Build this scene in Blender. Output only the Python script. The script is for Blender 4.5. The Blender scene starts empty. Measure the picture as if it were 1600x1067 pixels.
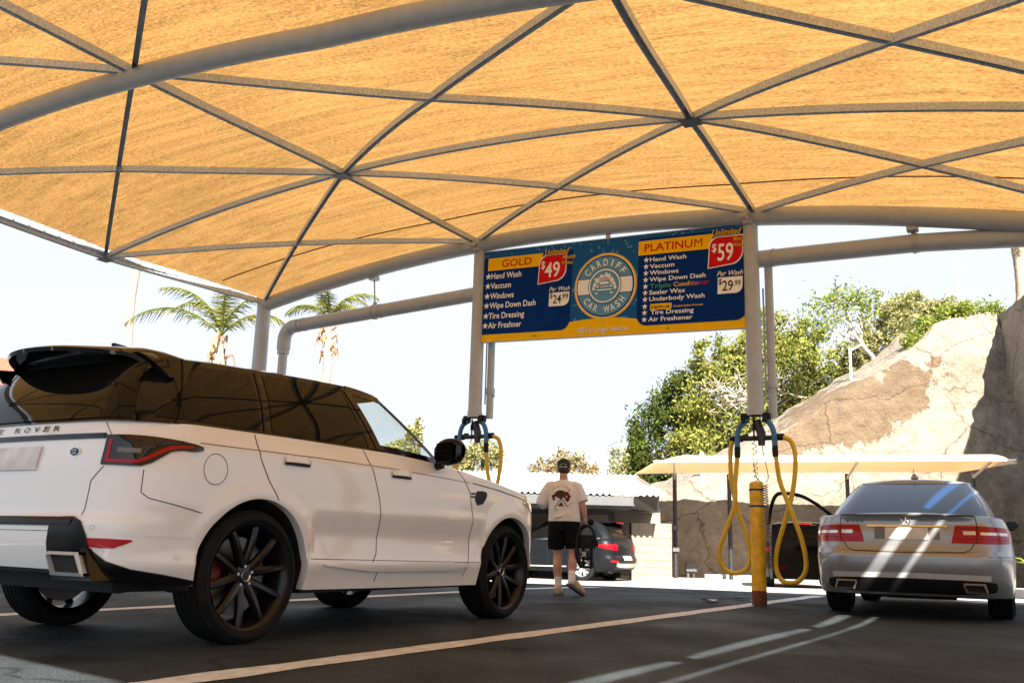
import bpy, bmesh, math, random
import numpy as np
from mathutils import Vector, Matrix
random.seed(7); RNG = np.random.default_rng(11)
S = bpy.context.scene; C = S.collection
PI = math.pi; R = math.radians

# ------------------------------------------------------------ camera, world, sun, exposure
PITCH, ROLL, CAM_H, FPX = 0.21410652, 0.02680866, 0.60435, 1463.01
YAW = 0.54183710                       # heading of the parking stalls
BX, BY = 2.92495, 11.17456             # bollard = origin of the lot frame
camd = bpy.data.cameras.new('camera'); cam = bpy.data.objects.new('camera', camd); C.objects.link(cam)
fw = Vector((0, math.cos(PITCH), math.sin(PITCH))); up0 = Vector((0, -math.sin(PITCH), math.cos(PITCH))); rt0 = Vector((1, 0, 0))
rt = rt0*math.cos(ROLL) + up0*math.sin(ROLL); up = up0*math.cos(ROLL) - rt0*math.sin(ROLL)
M = Matrix((( rt.x, up.x, -fw.x), (rt.y, up.y, -fw.y), (rt.z, up.z, -fw.z))).to_4x4(); M.translation = (0, 0, CAM_H)
cam.matrix_world = M
camd.sensor_width = 36; camd.lens = 36*FPX/1600; camd.clip_start = .05; camd.clip_end = 2000
camd.dof.use_dof = True; camd.dof.focus_distance = 11.5; camd.dof.aperture_fstop = 7
S.camera = cam

ud = Vector((math.sin(YAW), math.cos(YAW), 0)); vd = Vector((-ud.y, ud.x, 0))
SUNW = (ud*-.88 + vd*-.79 + Vector((0, 0, 1))).normalized()      # towards the sun
SUN_EL = math.asin(SUNW.z); SUN_AZ = math.atan2(SUNW.x, SUNW.y)
W = bpy.data.worlds.new('World'); S.world = W; W.use_nodes = True
nt = W.node_tree; bg = nt.nodes['Background']
sky = nt.nodes.new('ShaderNodeTexSky'); sky.sky_type = 'NISHITA'; sky.sun_disc = False
sky.sun_elevation = SUN_EL; sky.sun_rotation = SUN_AZ; sky.dust_density = 1.5; sky.ozone_density = 1.0; sky.air_density = 1.0
tc = nt.nodes.new('ShaderNodeTexCoord'); mp = nt.nodes.new('ShaderNodeMapping'); mp.inputs['Scale'].default_value = (1.2, 1.2, 3.5)
nz = nt.nodes.new('ShaderNodeTexNoise'); nz.inputs['Scale'].default_value = 1.6; nz.inputs['Detail'].default_value = 6; nz.inputs['Roughness'].default_value = .55
cr = nt.nodes.new('ShaderNodeValToRGB'); cr.color_ramp.elements[0].position = .30; cr.color_ramp.elements[1].position = .62
cr.color_ramp.elements[0].color = (.86, .86, .86, 1); cr.color_ramp.elements[1].color = (1, 1, 1, 1)
mx = nt.nodes.new('ShaderNodeMixRGB'); mx.inputs[2].default_value = (3.3, 3.6, 4.1, 1)
nt.links.new(tc.outputs['Generated'], mp.inputs[0]); nt.links.new(mp.outputs[0], nz.inputs['Vector']); nt.links.new(nz.outputs[0], cr.inputs[0])
nt.links.new(cr.outputs[0], mx.inputs[0]); nt.links.new(sky.outputs[0], mx.inputs[1]); nt.links.new(mx.outputs[0], bg.inputs[0])
bg.inputs[1].default_value = .06
sl = bpy.data.lights.new('sun', 'SUN'); so = bpy.data.objects.new('sun', sl); C.objects.link(so)
sl.energy = 5.0; sl.angle = R(.53); sl.color = (1, .93, .82)
so.rotation_euler = (-SUNW).to_track_quat('-Z', 'Y').to_euler(); so.location = (0, -10, 30)
S.view_settings.view_transform = 'Standard'; S.view_settings.look = 'None'; S.view_settings.gamma = 1; S.view_settings.use_curve_mapping = False
S.view_settings.exposure = 2.3
S.cycles.max_bounces = 8; S.cycles.transparent_max_bounces = 12

# ------------------------------------------------------------ materials
def mat(name, col, rough=.6, metal=0., var=.0, vscale=8., bump=0., bscale=60., spec=.5, coat=0., ior=None, stretch=None, col2=None):
    m = bpy.data.materials.new(name); m.use_nodes = True; n = m.node_tree.nodes; l = m.node_tree.links
    b = n['Principled BSDF']; b.inputs['Base Color'].default_value = (*col, 1); b.inputs['Roughness'].default_value = rough
    b.inputs['Metallic'].default_value = metal; b.inputs['Specular IOR Level'].default_value = spec; b.inputs['Coat Weight'].default_value = coat
    b.inputs['Coat Roughness'].default_value = .03
    if ior: b.inputs['IOR'].default_value = ior
    if var or bump or col2:
        t = n.new('ShaderNodeTexCoord'); p = n.new('ShaderNodeMapping'); l.new(t.outputs['Object'], p.inputs[0])
        if stretch: p.inputs['Scale'].default_value = stretch
    if var or col2:
        z = n.new('ShaderNodeTexNoise'); z.inputs['Scale'].default_value = vscale; z.inputs['Detail'].default_value = 5; l.new(p.outputs[0], z.inputs['Vector'])
        r_ = n.new('ShaderNodeValToRGB'); r_.color_ramp.elements[0].position = .3; r_.color_ramp.elements[1].position = .7
        c2 = col2 or tuple(min(1, c*(1+var)) for c in col)
        c1 = col if col2 else tuple(c*(1-var) for c in col)
        r_.color_ramp.elements[0].color = (*c1, 1); r_.color_ramp.elements[1].color = (*c2, 1)
        l.new(z.outputs[0], r_.inputs[0]); l.new(r_.outputs[0], b.inputs['Base Color'])
    if bump:
        z2 = n.new('ShaderNodeTexNoise'); z2.inputs['Scale'].default_value = bscale; z2.inputs['Detail'].default_value = 4; l.new(p.outputs[0], z2.inputs['Vector'])
        bp = n.new('ShaderNodeBump'); bp.inputs['Strength'].default_value = bump; bp.inputs['Distance'].default_value = .02
        l.new(z2.outputs[0], bp.inputs['Height']); l.new(bp.outputs[0], b.inputs['Normal'])
    return m
def glass_mat(name, tint, alpha_like):
    m = bpy.data.materials.new(name); m.use_nodes = True; n = m.node_tree.nodes; l = m.node_tree.links
    for x in list(n):
        if x.type != 'OUTPUT_MATERIAL': n.remove(x)
    o = [x for x in n if x.type == 'OUTPUT_MATERIAL'][0]
    tr = n.new('ShaderNodeBsdfTransparent'); tr.inputs[0].default_value = (*tint, 1)
    gl = n.new('ShaderNodeBsdfGlossy'); gl.inputs['Roughness'].default_value = .01
    lw = n.new('ShaderNodeLayerWeight'); lw.inputs[0].default_value = .5; pw = n.new('ShaderNodeMath'); pw.operation = 'POWER'; pw.inputs[1].default_value = 5; l.new(lw.outputs['Facing'], pw.inputs[0])
    fr = n.new('ShaderNodeMath'); fr.operation = 'MULTIPLY_ADD'; fr.inputs[1].default_value = .8; fr.inputs[2].default_value = alpha_like; l.new(pw.outputs[0], fr.inputs[0])
    mi = n.new('ShaderNodeMixShader'); l.new(fr.outputs[0], mi.inputs[0]); l.new(tr.outputs[0], mi.inputs[1]); l.new(gl.outputs[0], mi.inputs[2]); l.new(mi.outputs[0], o.inputs[0])
    return m
def fabric_mat(name, dcol, tcol, stripe):
    m = bpy.data.materials.new(name); m.use_nodes = True; n = m.node_tree.nodes; l = m.node_tree.links
    for x in list(n):
        if x.type != 'OUTPUT_MATERIAL': n.remove(x)
    o = [x for x in n if x.type == 'OUTPUT_MATERIAL'][0]
    t = n.new('ShaderNodeTexCoord')
    def noise(scale, st, det):
        p = n.new('ShaderNodeMapping'); p.inputs['Scale'].default_value = st; l.new(t.outputs['Object'], p.inputs[0])
        z = n.new('ShaderNodeTexNoise'); z.inputs['Scale'].default_value = scale; z.inputs['Detail'].default_value = det; z.inputs['Roughness'].default_value = .6; l.new(p.outputs[0], z.inputs['Vector']); return z
    a = noise(8, (.010, 1, 1), 4); b = noise(28, (.018, 1, 1), 3); c = noise(62, (.4, 1, 1), 3); d = noise(.45, (1, 1, 1), 3)
    def mth(op, x, y):
        q = n.new('ShaderNodeMath'); q.operation = op
        for i, k in enumerate((x, y)):
            if isinstance(k, (int, float)): q.inputs[i].default_value = k
            else: l.new(k, q.inputs[i])
        return q.outputs[0]
    s = mth('ADD', mth('ADD', mth('MULTIPLY', a.outputs[0], .24), mth('MULTIPLY', b.outputs[0], .18)), mth('ADD', mth('MULTIPLY', c.outputs[0], .48), mth('MULTIPLY', d.outputs[0], .10)))
    r_ = n.new('ShaderNodeValToRGB'); r_.color_ramp.elements[0].position = .36; r_.color_ramp.elements[1].position = .64
    r_.color_ramp.elements[0].color = (*[x*(1-stripe) for x in tcol], 1); r_.color_ramp.elements[1].color = (*[min(1, x*(1+stripe)) for x in tcol], 1)
    l.new(s, r_.inputs[0])
    tl = n.new('ShaderNodeBsdfTranslucent'); l.new(r_.outputs[0], tl.inputs[0])
    df = n.new('ShaderNodeBsdfDiffuse'); df.inputs[0].default_value = (*dcol, 1)
    ad = n.new('ShaderNodeAddShader'); l.new(tl.outputs[0], ad.inputs[0]); l.new(df.outputs[0], ad.inputs[1]); l.new(ad.outputs[0], o.inputs[0])
    return m
def leaf_mat(name, c1, c2, tr=.35):
    m = bpy.data.materials.new(name); m.use_nodes = True; n = m.node_tree.nodes; l = m.node_tree.links
    for x in list(n):
        if x.type != 'OUTPUT_MATERIAL': n.remove(x)
    o = [x for x in n if x.type == 'OUTPUT_MATERIAL'][0]
    g = n.new('ShaderNodeNewGeometry'); r_ = n.new('ShaderNodeValToRGB'); r_.color_ramp.elements[0].color = (*c1, 1); r_.color_ramp.elements[1].color = (*c2, 1)
    l.new(g.outputs['Random Per Island'], r_.inputs[0])
    d = n.new('ShaderNodeBsdfDiffuse'); t = n.new('ShaderNodeBsdfTranslucent'); l.new(r_.outputs[0], d.inputs[0]); l.new(r_.outputs[0], t.inputs[0])
    mi = n.new('ShaderNodeMixShader'); mi.inputs[0].default_value = tr; l.new(d.outputs[0], mi.inputs[1]); l.new(t.outputs[0], mi.inputs[2]); l.new(mi.outputs[0], o.inputs[0])
    return m
def asphalt_mat():
    m = mat('asphalt', (.045, .045, .046), .82, bump=.6, bscale=140, spec=.12)
    n = m.node_tree.nodes; l = m.node_tree.links; b = n['Principled BSDF']
    t = n.new('ShaderNodeTexCoord')
    def nz(sc, det, st=(1, 1, 1)):
        p = n.new('ShaderNodeMapping'); p.inputs['Scale'].default_value = st; l.new(t.outputs['Object'], p.inputs[0])
        z = n.new('ShaderNodeTexNoise'); z.inputs['Scale'].default_value = sc; z.inputs['Detail'].default_value = det; l.new(p.outputs[0], z.inputs['Vector']); return z.outputs[0]
    def ramp(src, p0, p1, c0, c1):
        r_ = n.new('ShaderNodeValToRGB'); r_.color_ramp.elements[0].position = p0; r_.color_ramp.elements[1].position = p1
        r_.color_ramp.elements[0].color = (*c0, 1); r_.color_ramp.elements[1].color = (*c1, 1); l.new(src, r_.inputs[0]); return r_.outputs[0]
    def mul(a, c):
        q = n.new('ShaderNodeMixRGB'); q.blend_type = 'MULTIPLY'; q.inputs[0].default_value = 1; l.new(a, q.inputs[1]); l.new(c, q.inputs[2]); return q.outputs[0]
    big = ramp(nz(.35, 5), .3, .7, (.023, .029, .034), (.042, .051, .057))
    grain = ramp(nz(105, 3), .36, .66, (.32, .32, .32), (1.9, 1.9, 1.9))
    streak = ramp(nz(1.4, 4, (2.5, .25, 1)), .35, .65, (.8, .8, .8), (1.2, 1.2, 1.2))
    col = mul(mul(big, grain), streak)
    v = n.new('ShaderNodeTexVoronoi'); v.inputs['Scale'].default_value = 26; l.new(t.outputs['Object'], v.inputs['Vector'])
    sp = ramp(v.outputs['Distance'], .035, .055, (1, 1, 1), (0, 0, 0))
    mxr = n.new('ShaderNodeMixRGB'); mxr.inputs[2].default_value = (.2, .2, .2, 1); l.new(sp, mxr.inputs[0])
    oil = ramp(nz(.75, 3), .60, .70, (1, 1, 1), (.45, .45, .45)); col = mul(col, oil)
    wq = n.new('ShaderNodeVectorMath'); wq.operation = 'ADD'; zz = n.new('ShaderNodeTexNoise'); zz.inputs['Scale'].default_value = 1.3; zz.inputs['Detail'].default_value = 5; l.new(t.outputs['Object'], zz.inputs['Vector']); l.new(zz.outputs['Color'], wq.inputs[0]); l.new(t.outputs['Object'], wq.inputs[1])
    vc = n.new('ShaderNodeTexVoronoi'); vc.feature = 'DISTANCE_TO_EDGE'; vc.inputs['Scale'].default_value = .28; l.new(wq.outputs[0], vc.inputs['Vector']); col = mul(col, ramp(vc.outputs['Distance'], .002, .006, (.4, .4, .4), (1, 1, 1)))
    l.new(col, mxr.inputs[1])
    l.new(mxr.outputs[0], b.inputs['Base Color'])
    rr = ramp(nz(.8, 4), .35, .65, (.55, .55, .55), (.85, .85, .85)); l.new(rr, b.inputs['Roughness'])
    return m

MT = {}
def mm(k, *a, **kw):
    MT[k] = mat(k, *a, **kw); return MT[k]
MT['asphalt'] = asphalt_mat()
mm('concrete', (.30, .285, .265), .85, var=.12, vscale=1.5, bump=.2, bscale=40)
mm('line_paint', (.55, .55, .57), .75, var=.25, vscale=14, bump=.2, bscale=120)
MT['fabric'] = fabric_mat('shade_cloth', (.22, .145, .065), (.143, .077, .025), .62)
MT['fabric2'] = fabric_mat('pale_shade_cloth', (.40, .36, .30), (.20, .10, .035), .15)
mm('steel', (.43, .455, .48), .5, .0, var=.07, vscale=9, bump=.12, bscale=90)
mm('rib_steel', (.58, .64, .70), .5, .0, var=.26, vscale=42, bump=.1, bscale=120)
mm('dark_steel', (.03, .034, .04), .45, .3, var=.2)
mm('black_plastic', (.006, .006, .007), .5, spec=.25, var=.2, vscale=30)
mm('black_gloss', (.004, .004, .005), .05, spec=.33)
mm('privacy_glass', (.005, .005, .0045), .02, spec=.18, ior=1.5)
mm('rear_glass', (.005, .026, .085), .03, spec=.22, ior=1.45)  # blue of the reflected sky is put into the base colour
mm('bumper_black', (.005, .005, .006), .28, spec=.2)
mm('white_paint', (.74, .72, .71), .3, coat=.8, var=.02, vscale=1.2)
mm('silver_paint', (.27, .28, .30), .3, .6, coat=.5, var=.03, vscale=3)
mm('dark_paint', (.006, .007, .009), .3, .0, spec=.14)
mm('gutter_metal', (.075, .078, .082), .6, .0, var=.1, vscale=4)
mm('recess', (.14, .135, .13), .5, .3)
mm('chrome', (.75, .74, .72), .12, 1.)
mm('rubber', (.008, .0085, .009), .8, spec=.2, var=.25, vscale=14, bump=.15, bscale=80)
mm('rim_black', (.005, .005, .006), .28, .0, spec=.35)
mm('alloy', (.55, .55, .56), .28, .9)
mm('brake_disc', (.16, .15, .14), .4, .9)
mm('red_caliper', (.16, .006, .008), .5)
mm('lamp_red', (.36, .003, .008), .15, spec=.3)
mm('lamp_dark', (.008, .006, .008), .05, spec=.5)
mm('lamp_clear', (.62, .6, .6), .12, .5, coat=1.)
mm('gap', (.012, .012, .012), .9)
mm('plate', (.60, .57, .55), .5, var=.22, vscale=9)
MT['clear_glass'] = glass_mat('clear_glass', (.84, .89, .87), .06)
MT['tint_glass'] = glass_mat('tint_glass', (.06, .07, .08), .10)
mm('interior', (.02, .019, .018), .8, var=.2)
mm('leather', (.03, .028, .026), .55, var=.2)
mm('wood', (.10, .042, .018), .35, var=.3, vscale=20)
mm('undertray', (.012, .012, .013), .85, var=.3)
mm('muffler', (.22, .20, .17), .45, .8, var=.3, vscale=10)
mm('yellow_paint', (.70, .40, .004), .5, var=.22, vscale=11, bump=.08, bscale=40)
mm('yellow_hose', (.66, .42, .008), .5, var=.10, vscale=6)
mm('blue_hose', (.035, .16, .34), .5, var=.15)
mm('rust', (.10, .03, .016), .85, var=.35, vscale=30)
mm('coil', (.13, .09, .025), .55)
mm('rock', (.33, .265, .195), .95, col2=(.27, .205, .145), vscale=.5, bump=.9, bscale=2.5)
mm('block', (.22, .185, .14), .9, var=.12, vscale=3, bump=.3, bscale=30)
mm('mortar', (.24, .205, .165), .95)
mm('white_metal', (.72, .71, .69), .5, var=.05)
mm('grey_metal', (.42, .43, .44), .5, .2, var=.1, vscale=4)
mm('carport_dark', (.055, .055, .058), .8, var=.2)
mm('carport_wall', (.24, .20, .155), .85, var=.1, vscale=2)
mm('bark', (.16, .12, .085), .9, var=.35, vscale=12, bump=.5, bscale=20)
mm('dead_wood', (.36, .31, .26), .9, var=.25, vscale=10)
mm('palm_trunk', (.30, .24, .18), .95, var=.35, vscale=9, bump=.6, bscale=14)
mm('dead_frond', (.26, .15, .085), .95, var=.4, vscale=8)
mm('hill', (.22, .19, .12), 1., var=.3, vscale=.3)
mm('skin', (.46, .25, .17), .55, var=.06, vscale=20)
mm('shirt', (.72, .68, .65), .9, var=.06, vscale=10, bump=.25, bscale=14)
mm('black_cloth', (.006, .006, .007), .9, spec=.1, var=.3, vscale=14, bump=.3, bscale=12)
mm('cap_cloth', (.016, .02, .019), .85, var=.3)
mm('hair', (.045, .026, .015), .7, var=.3, vscale=60)
mm('sock', (.70, .66, .66), .9, var=.05)
mm('shoe', (.47, .37, .27), .75, var=.15, vscale=18)
mm('sole', (.10, .085, .07), .8)
mm('paper', (.75, .74, .73), .8)
mm('clay', (.24, .07, .035), .85, var=.3, vscale=6)
mm('sign_navy', (.0025, .034, .20), .7, var=.12, vscale=2, spec=.05)
mm('sign_yellow', (.95, .56, .004), .6, var=.04, spec=.1)
mm('sign_white', (.93, .95, .97), .5)
mm('sign_red', (.62, .006, .016), .5, spec=.1)
mm('sign_black', (.012, .012, .014), .5)
mm('sign_light_blue', (.085, .30, .52), .4)
mm('sign_green', (.05, .33, .06), .5)
mm('sign_orange', (.70, .20, .01), .5)
mm('print_brown', (.07, .03, .02), .9)
mm('print_red', (.13, .008, .012), .9)
mm('print_gold', (.30, .15, .05), .9)
mm('print_green', (.035, .05, .025), .9)

def droplets_mat():
    m = mat('sign_droplets', (.02, .12, .30), .55, spec=.1); n = m.node_tree.nodes; l = m.node_tree.links; b = n['Principled BSDF']
    t = n.new('ShaderNodeTexCoord'); v = n.new('ShaderNodeTexVoronoi'); v.inputs['Scale'].default_value = 13; v.inputs['Randomness'].default_value = 1
    mpn = n.new('ShaderNodeMapping'); mpn.inputs['Scale'].default_value = (1, .02, .85); l.new(t.outputs['Object'], mpn.inputs[0]); l.new(mpn.outputs[0], v.inputs['Vector'])
    r_ = n.new('ShaderNodeValToRGB'); e = r_.color_ramp.elements; e[0].position = .10; e[0].color = (.02, .14, .38, 1); e[1].position = .36; e[1].color = (.008, .10, .34, 1)
    k = e.new(.22); k.color = (.30, .62, .82, 1); k = e.new(.27); k.color = (.005, .06, .22, 1)
    l.new(v.outputs['Distance'], r_.inputs[0])
    z = n.new('ShaderNodeTexNoise'); z.inputs['Scale'].default_value = 3; l.new(mpn.outputs[0], z.inputs['Vector'])
    mi = n.new('ShaderNodeMixRGB'); mi.inputs[2].default_value = (.008, .12, .38, 1); l.new(z.outputs[0], mi.inputs[0]); l.new(r_.outputs[0], mi.inputs[1])
    l.new(mi.outputs[0], b.inputs['Base Color']); return m
MT['droplets'] = droplets_mat()

# ------------------------------------------------------------ mesh helpers
def pchip(xs, ys):
    xs = np.array(xs, float); ys = np.array(ys, float); h = np.diff(xs); d = np.diff(ys)/h; m = np.zeros(len(xs))
    m[0], m[-1] = d[0], d[-1]
    for i in range(1, len(xs)-1):
        m[i] = 0 if d[i-1]*d[i] <= 0 else 2*d[i-1]*d[i]/(d[i-1]+d[i])
    def f(x):
        x = min(max(x, xs[0]), xs[-1]); i = min(int(np.searchsorted(xs, x, side='right'))-1, len(xs)-2); i = max(i, 0)
        t = (x-xs[i])/h[i]; return ((2*t**3-3*t**2+1)*ys[i] + (t**3-2*t**2+t)*h[i]*m[i] + (-2*t**3+3*t**2)*ys[i+1] + (t**3-t**2)*h[i]*m[i+1])
    return f
class MB:
    def __init__(s): s.v = []; s.f = []
    def add(s, vs, fs):
        o = len(s.v); s.v += [tuple(p) for p in vs]; s.f += [tuple(i+o for i in q) for q in fs]
    def box(s, lo, hi, mtx=None, bev=0.):
        x0, y0, z0 = lo; x1, y1, z1 = hi
        if bev > 0:
            bm = bmesh.new(); bmesh.ops.create_cube(bm, size=1)
            for v in bm.verts: v.co = Vector(((x0+x1)/2+v.co.x*(x1-x0), (y0+y1)/2+v.co.y*(y1-y0), (z0+z1)/2+v.co.z*(z1-z0)))
            bmesh.ops.bevel(bm, geom=bm.edges[:], offset=bev, segments=2, affect='EDGES'); bm.verts.index_update()
            vs = [v.co.copy() for v in bm.verts]; fs = [[v.index for v in f.verts] for f in bm.faces]; bm.free()
        else:
            vs = [Vector(p) for p in ((x0,y0,z0),(x1,y0,z0),(x1,y1,z0),(x0,y1,z0),(x0,y0,z1),(x1,y0,z1),(x1,y1,z1),(x0,y1,z1))]
            fs = [(0,3,2,1),(4,5,6,7),(0,1,5,4),(1,2,6,5),(2,3,7,6),(3,0,4,7)]
        if mtx is not None: vs = [mtx @ v for v in vs]
        s.add(vs, fs); return s
    def tube(s, path, r, n=10, cap=True, rx=None, upv=None):
        P = [Vector(p) for p in path]; rs = r if hasattr(r, '__len__') else [r]*len(P)
        rings = []; prev = None
        for i, p in enumerate(P):
            d = (P[min(i+1, len(P)-1)]-P[max(i-1, 0)]).normalized()
            if prev is None:
                a = Vector(upv) if upv else (Vector((0, 0, 1)) if abs(d.z) < .9 else Vector((1, 0, 0)))
                e1 = (a-d*a.dot(d)).normalized()
            else: e1 = (prev-d*prev.dot(d)).normalized()
            prev = e1; e2 = d.cross(e1)
            k = rs[i]; ka, kb = (k if hasattr(k, '__len__') else (k, k))
            rings.append([p+e1*ka*math.cos(2*PI*j/n)+e2*kb*math.sin(2*PI*j/n) for j in range(n)])
        vs = [q for g in rings for q in g]; fs = []
        for i in range(len(P)-1):
            for j in range(n): fs.append((i*n+j, i*n+(j+1) % n, (i+1)*n+(j+1) % n, (i+1)*n+j))
        if cap: fs.append(tuple(range(n-1, -1, -1))); fs.append(tuple((len(P)-1)*n+j for j in range(n)))
        s.add(vs, fs); return s
    def bar(s, path, w, h, open_below=False):                # rectangular tube, w horizontal, h vertical
        P = [Vector(p) for p in path]; vs = []; fs = []
        for i, p in enumerate(P):
            d = (P[min(i+1, len(P)-1)]-P[max(i-1, 0)]).normalized(); sd = d.cross(Vector((0, 0, 1)))
            sd = sd.normalized() if sd.length > 1e-4 else Vector((1, 0, 0)); u = sd.cross(d)
            vs += [p-sd*w/2-u*h/2, p+sd*w/2-u*h/2, p+sd*w/2+u*h/2, p-sd*w/2+u*h/2]
        for i in range(len(P)-1):
            for j in range(4):
                if not (open_below and j == 0): fs.append((4*i+j, 4*i+(j+1) % 4, 4*i+4+(j+1) % 4, 4*i+4+j))
        fs.append((3, 2, 1, 0)); k = 4*(len(P)-1); fs.append((k, k+1, k+2, k+3)); s.add(vs, fs); return s
    def lathe(s, prof, n=32, axis='Y', c=(0, 0, 0), a0=0, a1=2*PI):
        full = abs(a1-a0-2*PI) < 1e-6; m = n if full else n+1; vs = []; fs = []
        for i in range(m):
            a = a0+(a1-a0)*i/n; ca, sa = math.cos(a), math.sin(a)
            for (r, h) in prof:
                if axis == 'Y': vs.append((c[0]+r*ca, c[1]+h, c[2]+r*sa))
                else: vs.append((c[0]+r*ca, c[1]+r*sa, c[2]+h))
        k = len(prof)
        for i in range(n):
            j = (i+1) % m
            for q in range(k-1): fs.append((i*k+q, j*k+q, j*k+q+1, i*k+q+1))
        s.add(vs, fs); return s
    def grid(s, pts):                        # pts[i][j]
        a = len(pts); b = len(pts[0]); vs = [p for r_ in pts for p in r_]
        s.add(vs, [(i*b+j, (i+1)*b+j, (i+1)*b+j+1, i*b+j+1) for i in range(a-1) for j in range(b-1)]); return s
    def poly(s, pts, th, nrm=(0, -1, 0)):
        n = len(pts); N = Vector(nrm)*th
        vs = [Vector(p) for p in pts]+[Vector(p)+N for p in pts]
        s.add(vs, [tuple(range(n)), tuple(range(2*n-1, n-1, -1))]+[(i, (i+1) % n, n+(i+1) % n, n+i) for i in range(n)]); return s
    def sphere(s, c, r, n=12, m=8):
        r = r if hasattr(r, '__len__') else (r, r, r); vs = [(c[0], c[1], c[2]+r[2])]; fs = []
        for i in range(1, m):
            for j in range(n):
                a = PI*i/m; b = 2*PI*j/n; vs.append((c[0]+r[0]*math.sin(a)*math.cos(b), c[1]+r[1]*math.sin(a)*math.sin(b), c[2]+r[2]*math.cos(a)))
        vs.append((c[0], c[1], c[2]-r[2]))
        for j in range(n): fs.append((0, 1+j, 1+(j+1) % n))
        for i in range(m-2):
            for j in range(n): fs.append((1+i*n+j, 1+(i+1)*n+j, 1+(i+1)*n+(j+1) % n, 1+i*n+(j+1) % n))
        L = len(vs)-1
        for j in range(n): fs.append((L, 1+(m-2)*n+(j+1) % n, 1+(m-2)*n+j))
        s.add(vs, fs); return s
    def obj(s, name, m, parent=None, smooth=True, angle=38):
        me = bpy.data.meshes.new(name); me.from_pydata([tuple(p) for p in s.v], [], s.f); me.update()
        bm = bmesh.new(); bm.from_mesh(me); bmesh.ops.recalc_face_normals(bm, faces=bm.faces); bm.to_mesh(me); bm.free()
        me.materials.append(MT[m] if isinstance(m, str) else m)
        if smooth:
            me.polygons.foreach_set('use_smooth', [True]*len(me.polygons)); me.set_sharp_from_angle(angle=R(angle))
        o = bpy.data.objects.new(name, me); C.objects.link(o)
        if parent: o.parent = parent
        return o
def tag(o, label=None, cat=None, group=None, kind=None):
    if label: o['label'] = label
    if cat: o['category'] = cat
    if group: o['group'] = group
    if kind: o['kind'] = kind
    return o
def empty(name, label, cat, loc=(0, 0, 0), rz=0, group=None):
    o = bpy.data.objects.new(name, None); C.objects.link(o); o.location = loc; o.rotation_euler = (0, 0, rz); o.empty_display_size = .2
    return tag(o, label, cat, group)
def lot(name, label, cat, x=0, y=0, z=0, rz=0, group=None):     # a thing in the lot frame (x = across the stalls, y = along them)
    p = Vector((BX, BY, z)) - vd*x + ud*y
    return empty(name, label, cat, p, -YAW+rz, group)
def copy_tree(o, parent=None):
    c = o.copy(); C.objects.link(c)
    if parent: c.parent = parent
    for ch in o.children: copy_tree(ch, c)
    return c
def arc(cx, cy, r, a0, a1, n):
    return [(cx+r*math.cos(a0+(a1-a0)*i/n), cy+r*math.sin(a0+(a1-a0)*i/n)) for i in range(n+1)]
def text_mesh(txt, size=1., bold=0., shear=0., extr=.002, space=1.):
    cu = bpy.data.curves.new('lettering', 'FONT'); cu.body = txt; cu.size = size; cu.offset = bold; cu.shear = shear; cu.extrude = extr; cu.space_character = space; cu.resolution_u = 3
    o = bpy.data.objects.new('lettering_source', cu); C.objects.link(o); dg = bpy.context.evaluated_depsgraph_get(); dg.update()
    me = bpy.data.meshes.new_from_object(o.evaluated_get(dg)); bpy.data.objects.remove(o); bpy.data.curves.remove(cu)
    return me
def text_in_box(txt, w, h, **kw):           # vertices (x right, y up) fitted to w x h(cap height), origin at baseline left
    me = text_mesh(txt, **kw); co = np.array([v.co[:] for v in me.vertices]); fs = [list(p.vertices) for p in me.polygons]; bpy.data.meshes.remove(me)
    capm = text_mesh('H', **{k: v for k, v in kw.items() if k != 'space'}); cc = np.array([v.co[:] for v in capm.vertices]); bpy.data.meshes.remove(capm)
    ch = cc[:, 1].max()
    co[:, 0] = (co[:, 0]-co[:, 0].min())*w/(co[:, 0].max()-co[:, 0].min()); co[:, 1] *= h/ch
    return co, fs
def zg(x, y):                                # the lot falls gently away from the wash bays
    t = min(max((y-13)/13, 0), 1); return -.25*t*t*(3-2*t)
# ------------------------------------------------------------ the setting: ground, lines
def ground_sheet(name, x0, x1, y0, y1, m, dz, nx=40, ny=60):
    g = MB(); g.grid([[(x0+(x1-x0)*i/nx, y0+(y1-y0)*j/ny, zg(0, y0+(y1-y0)*j/ny)+dz) for j in range(ny+1)] for i in range(nx+1)])
    return tag(g.obj(name, m), kind='structure')
mb = MB()
xs = [-900, -60] + list(np.linspace(-40, 40, 17)) + [60, 900]; ys = [-400, -20] + list(np.linspace(-10, 40, 51)) + [60, 900]
mb.grid([[(x, y, zg(x, y)) for y in ys] for x in xs]); tag(mb.obj('asphalt_ground', 'asphalt'), kind='structure')
def lp(x, y, z=0.):                          # lot frame -> world
    p = Vector((BX, BY, 0)) - vd*x + ud*y; return Vector((p.x, p.y, z))
mb = MB(); rows = []
for i in range(41):
    x = -22+44*i/40; row = []
    for j in range(31):
        y = 4.25+.10*math.sin(x*1.3)+ (j/30)*16; p = lp(x, y); row.append((p.x, p.y, zg(p.x, p.y)+.008))
    rows.append(row)
mb.grid(rows); tag(mb.obj('concrete_apron', 'concrete'), kind='structure')
def stall_line(x, y0, y1, w=.2):
    mb = MB(); n = 40
    rows = []
    for i in range(n+1):
        y = y0+(y1-y0)*i/n; j = .012*math.sin(y*7)+.008*math.sin(y*19+1)
        rows.append([tuple(lp(x+k*w/2+j*k, y)+Vector((0, 0, zg(0, lp(x, y).y)+.004))) for k in (-1, 1)])
    mb.grid(rows); return tag(mb.obj('stall_line', 'line_paint'), kind='structure')
stall_line(-.11, -14, 3.4); stall_line(-3.68, -14, 3.4); stall_line(-8.2, -14, 3.4); stall_line(4.2, -14, 3.4)
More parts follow.
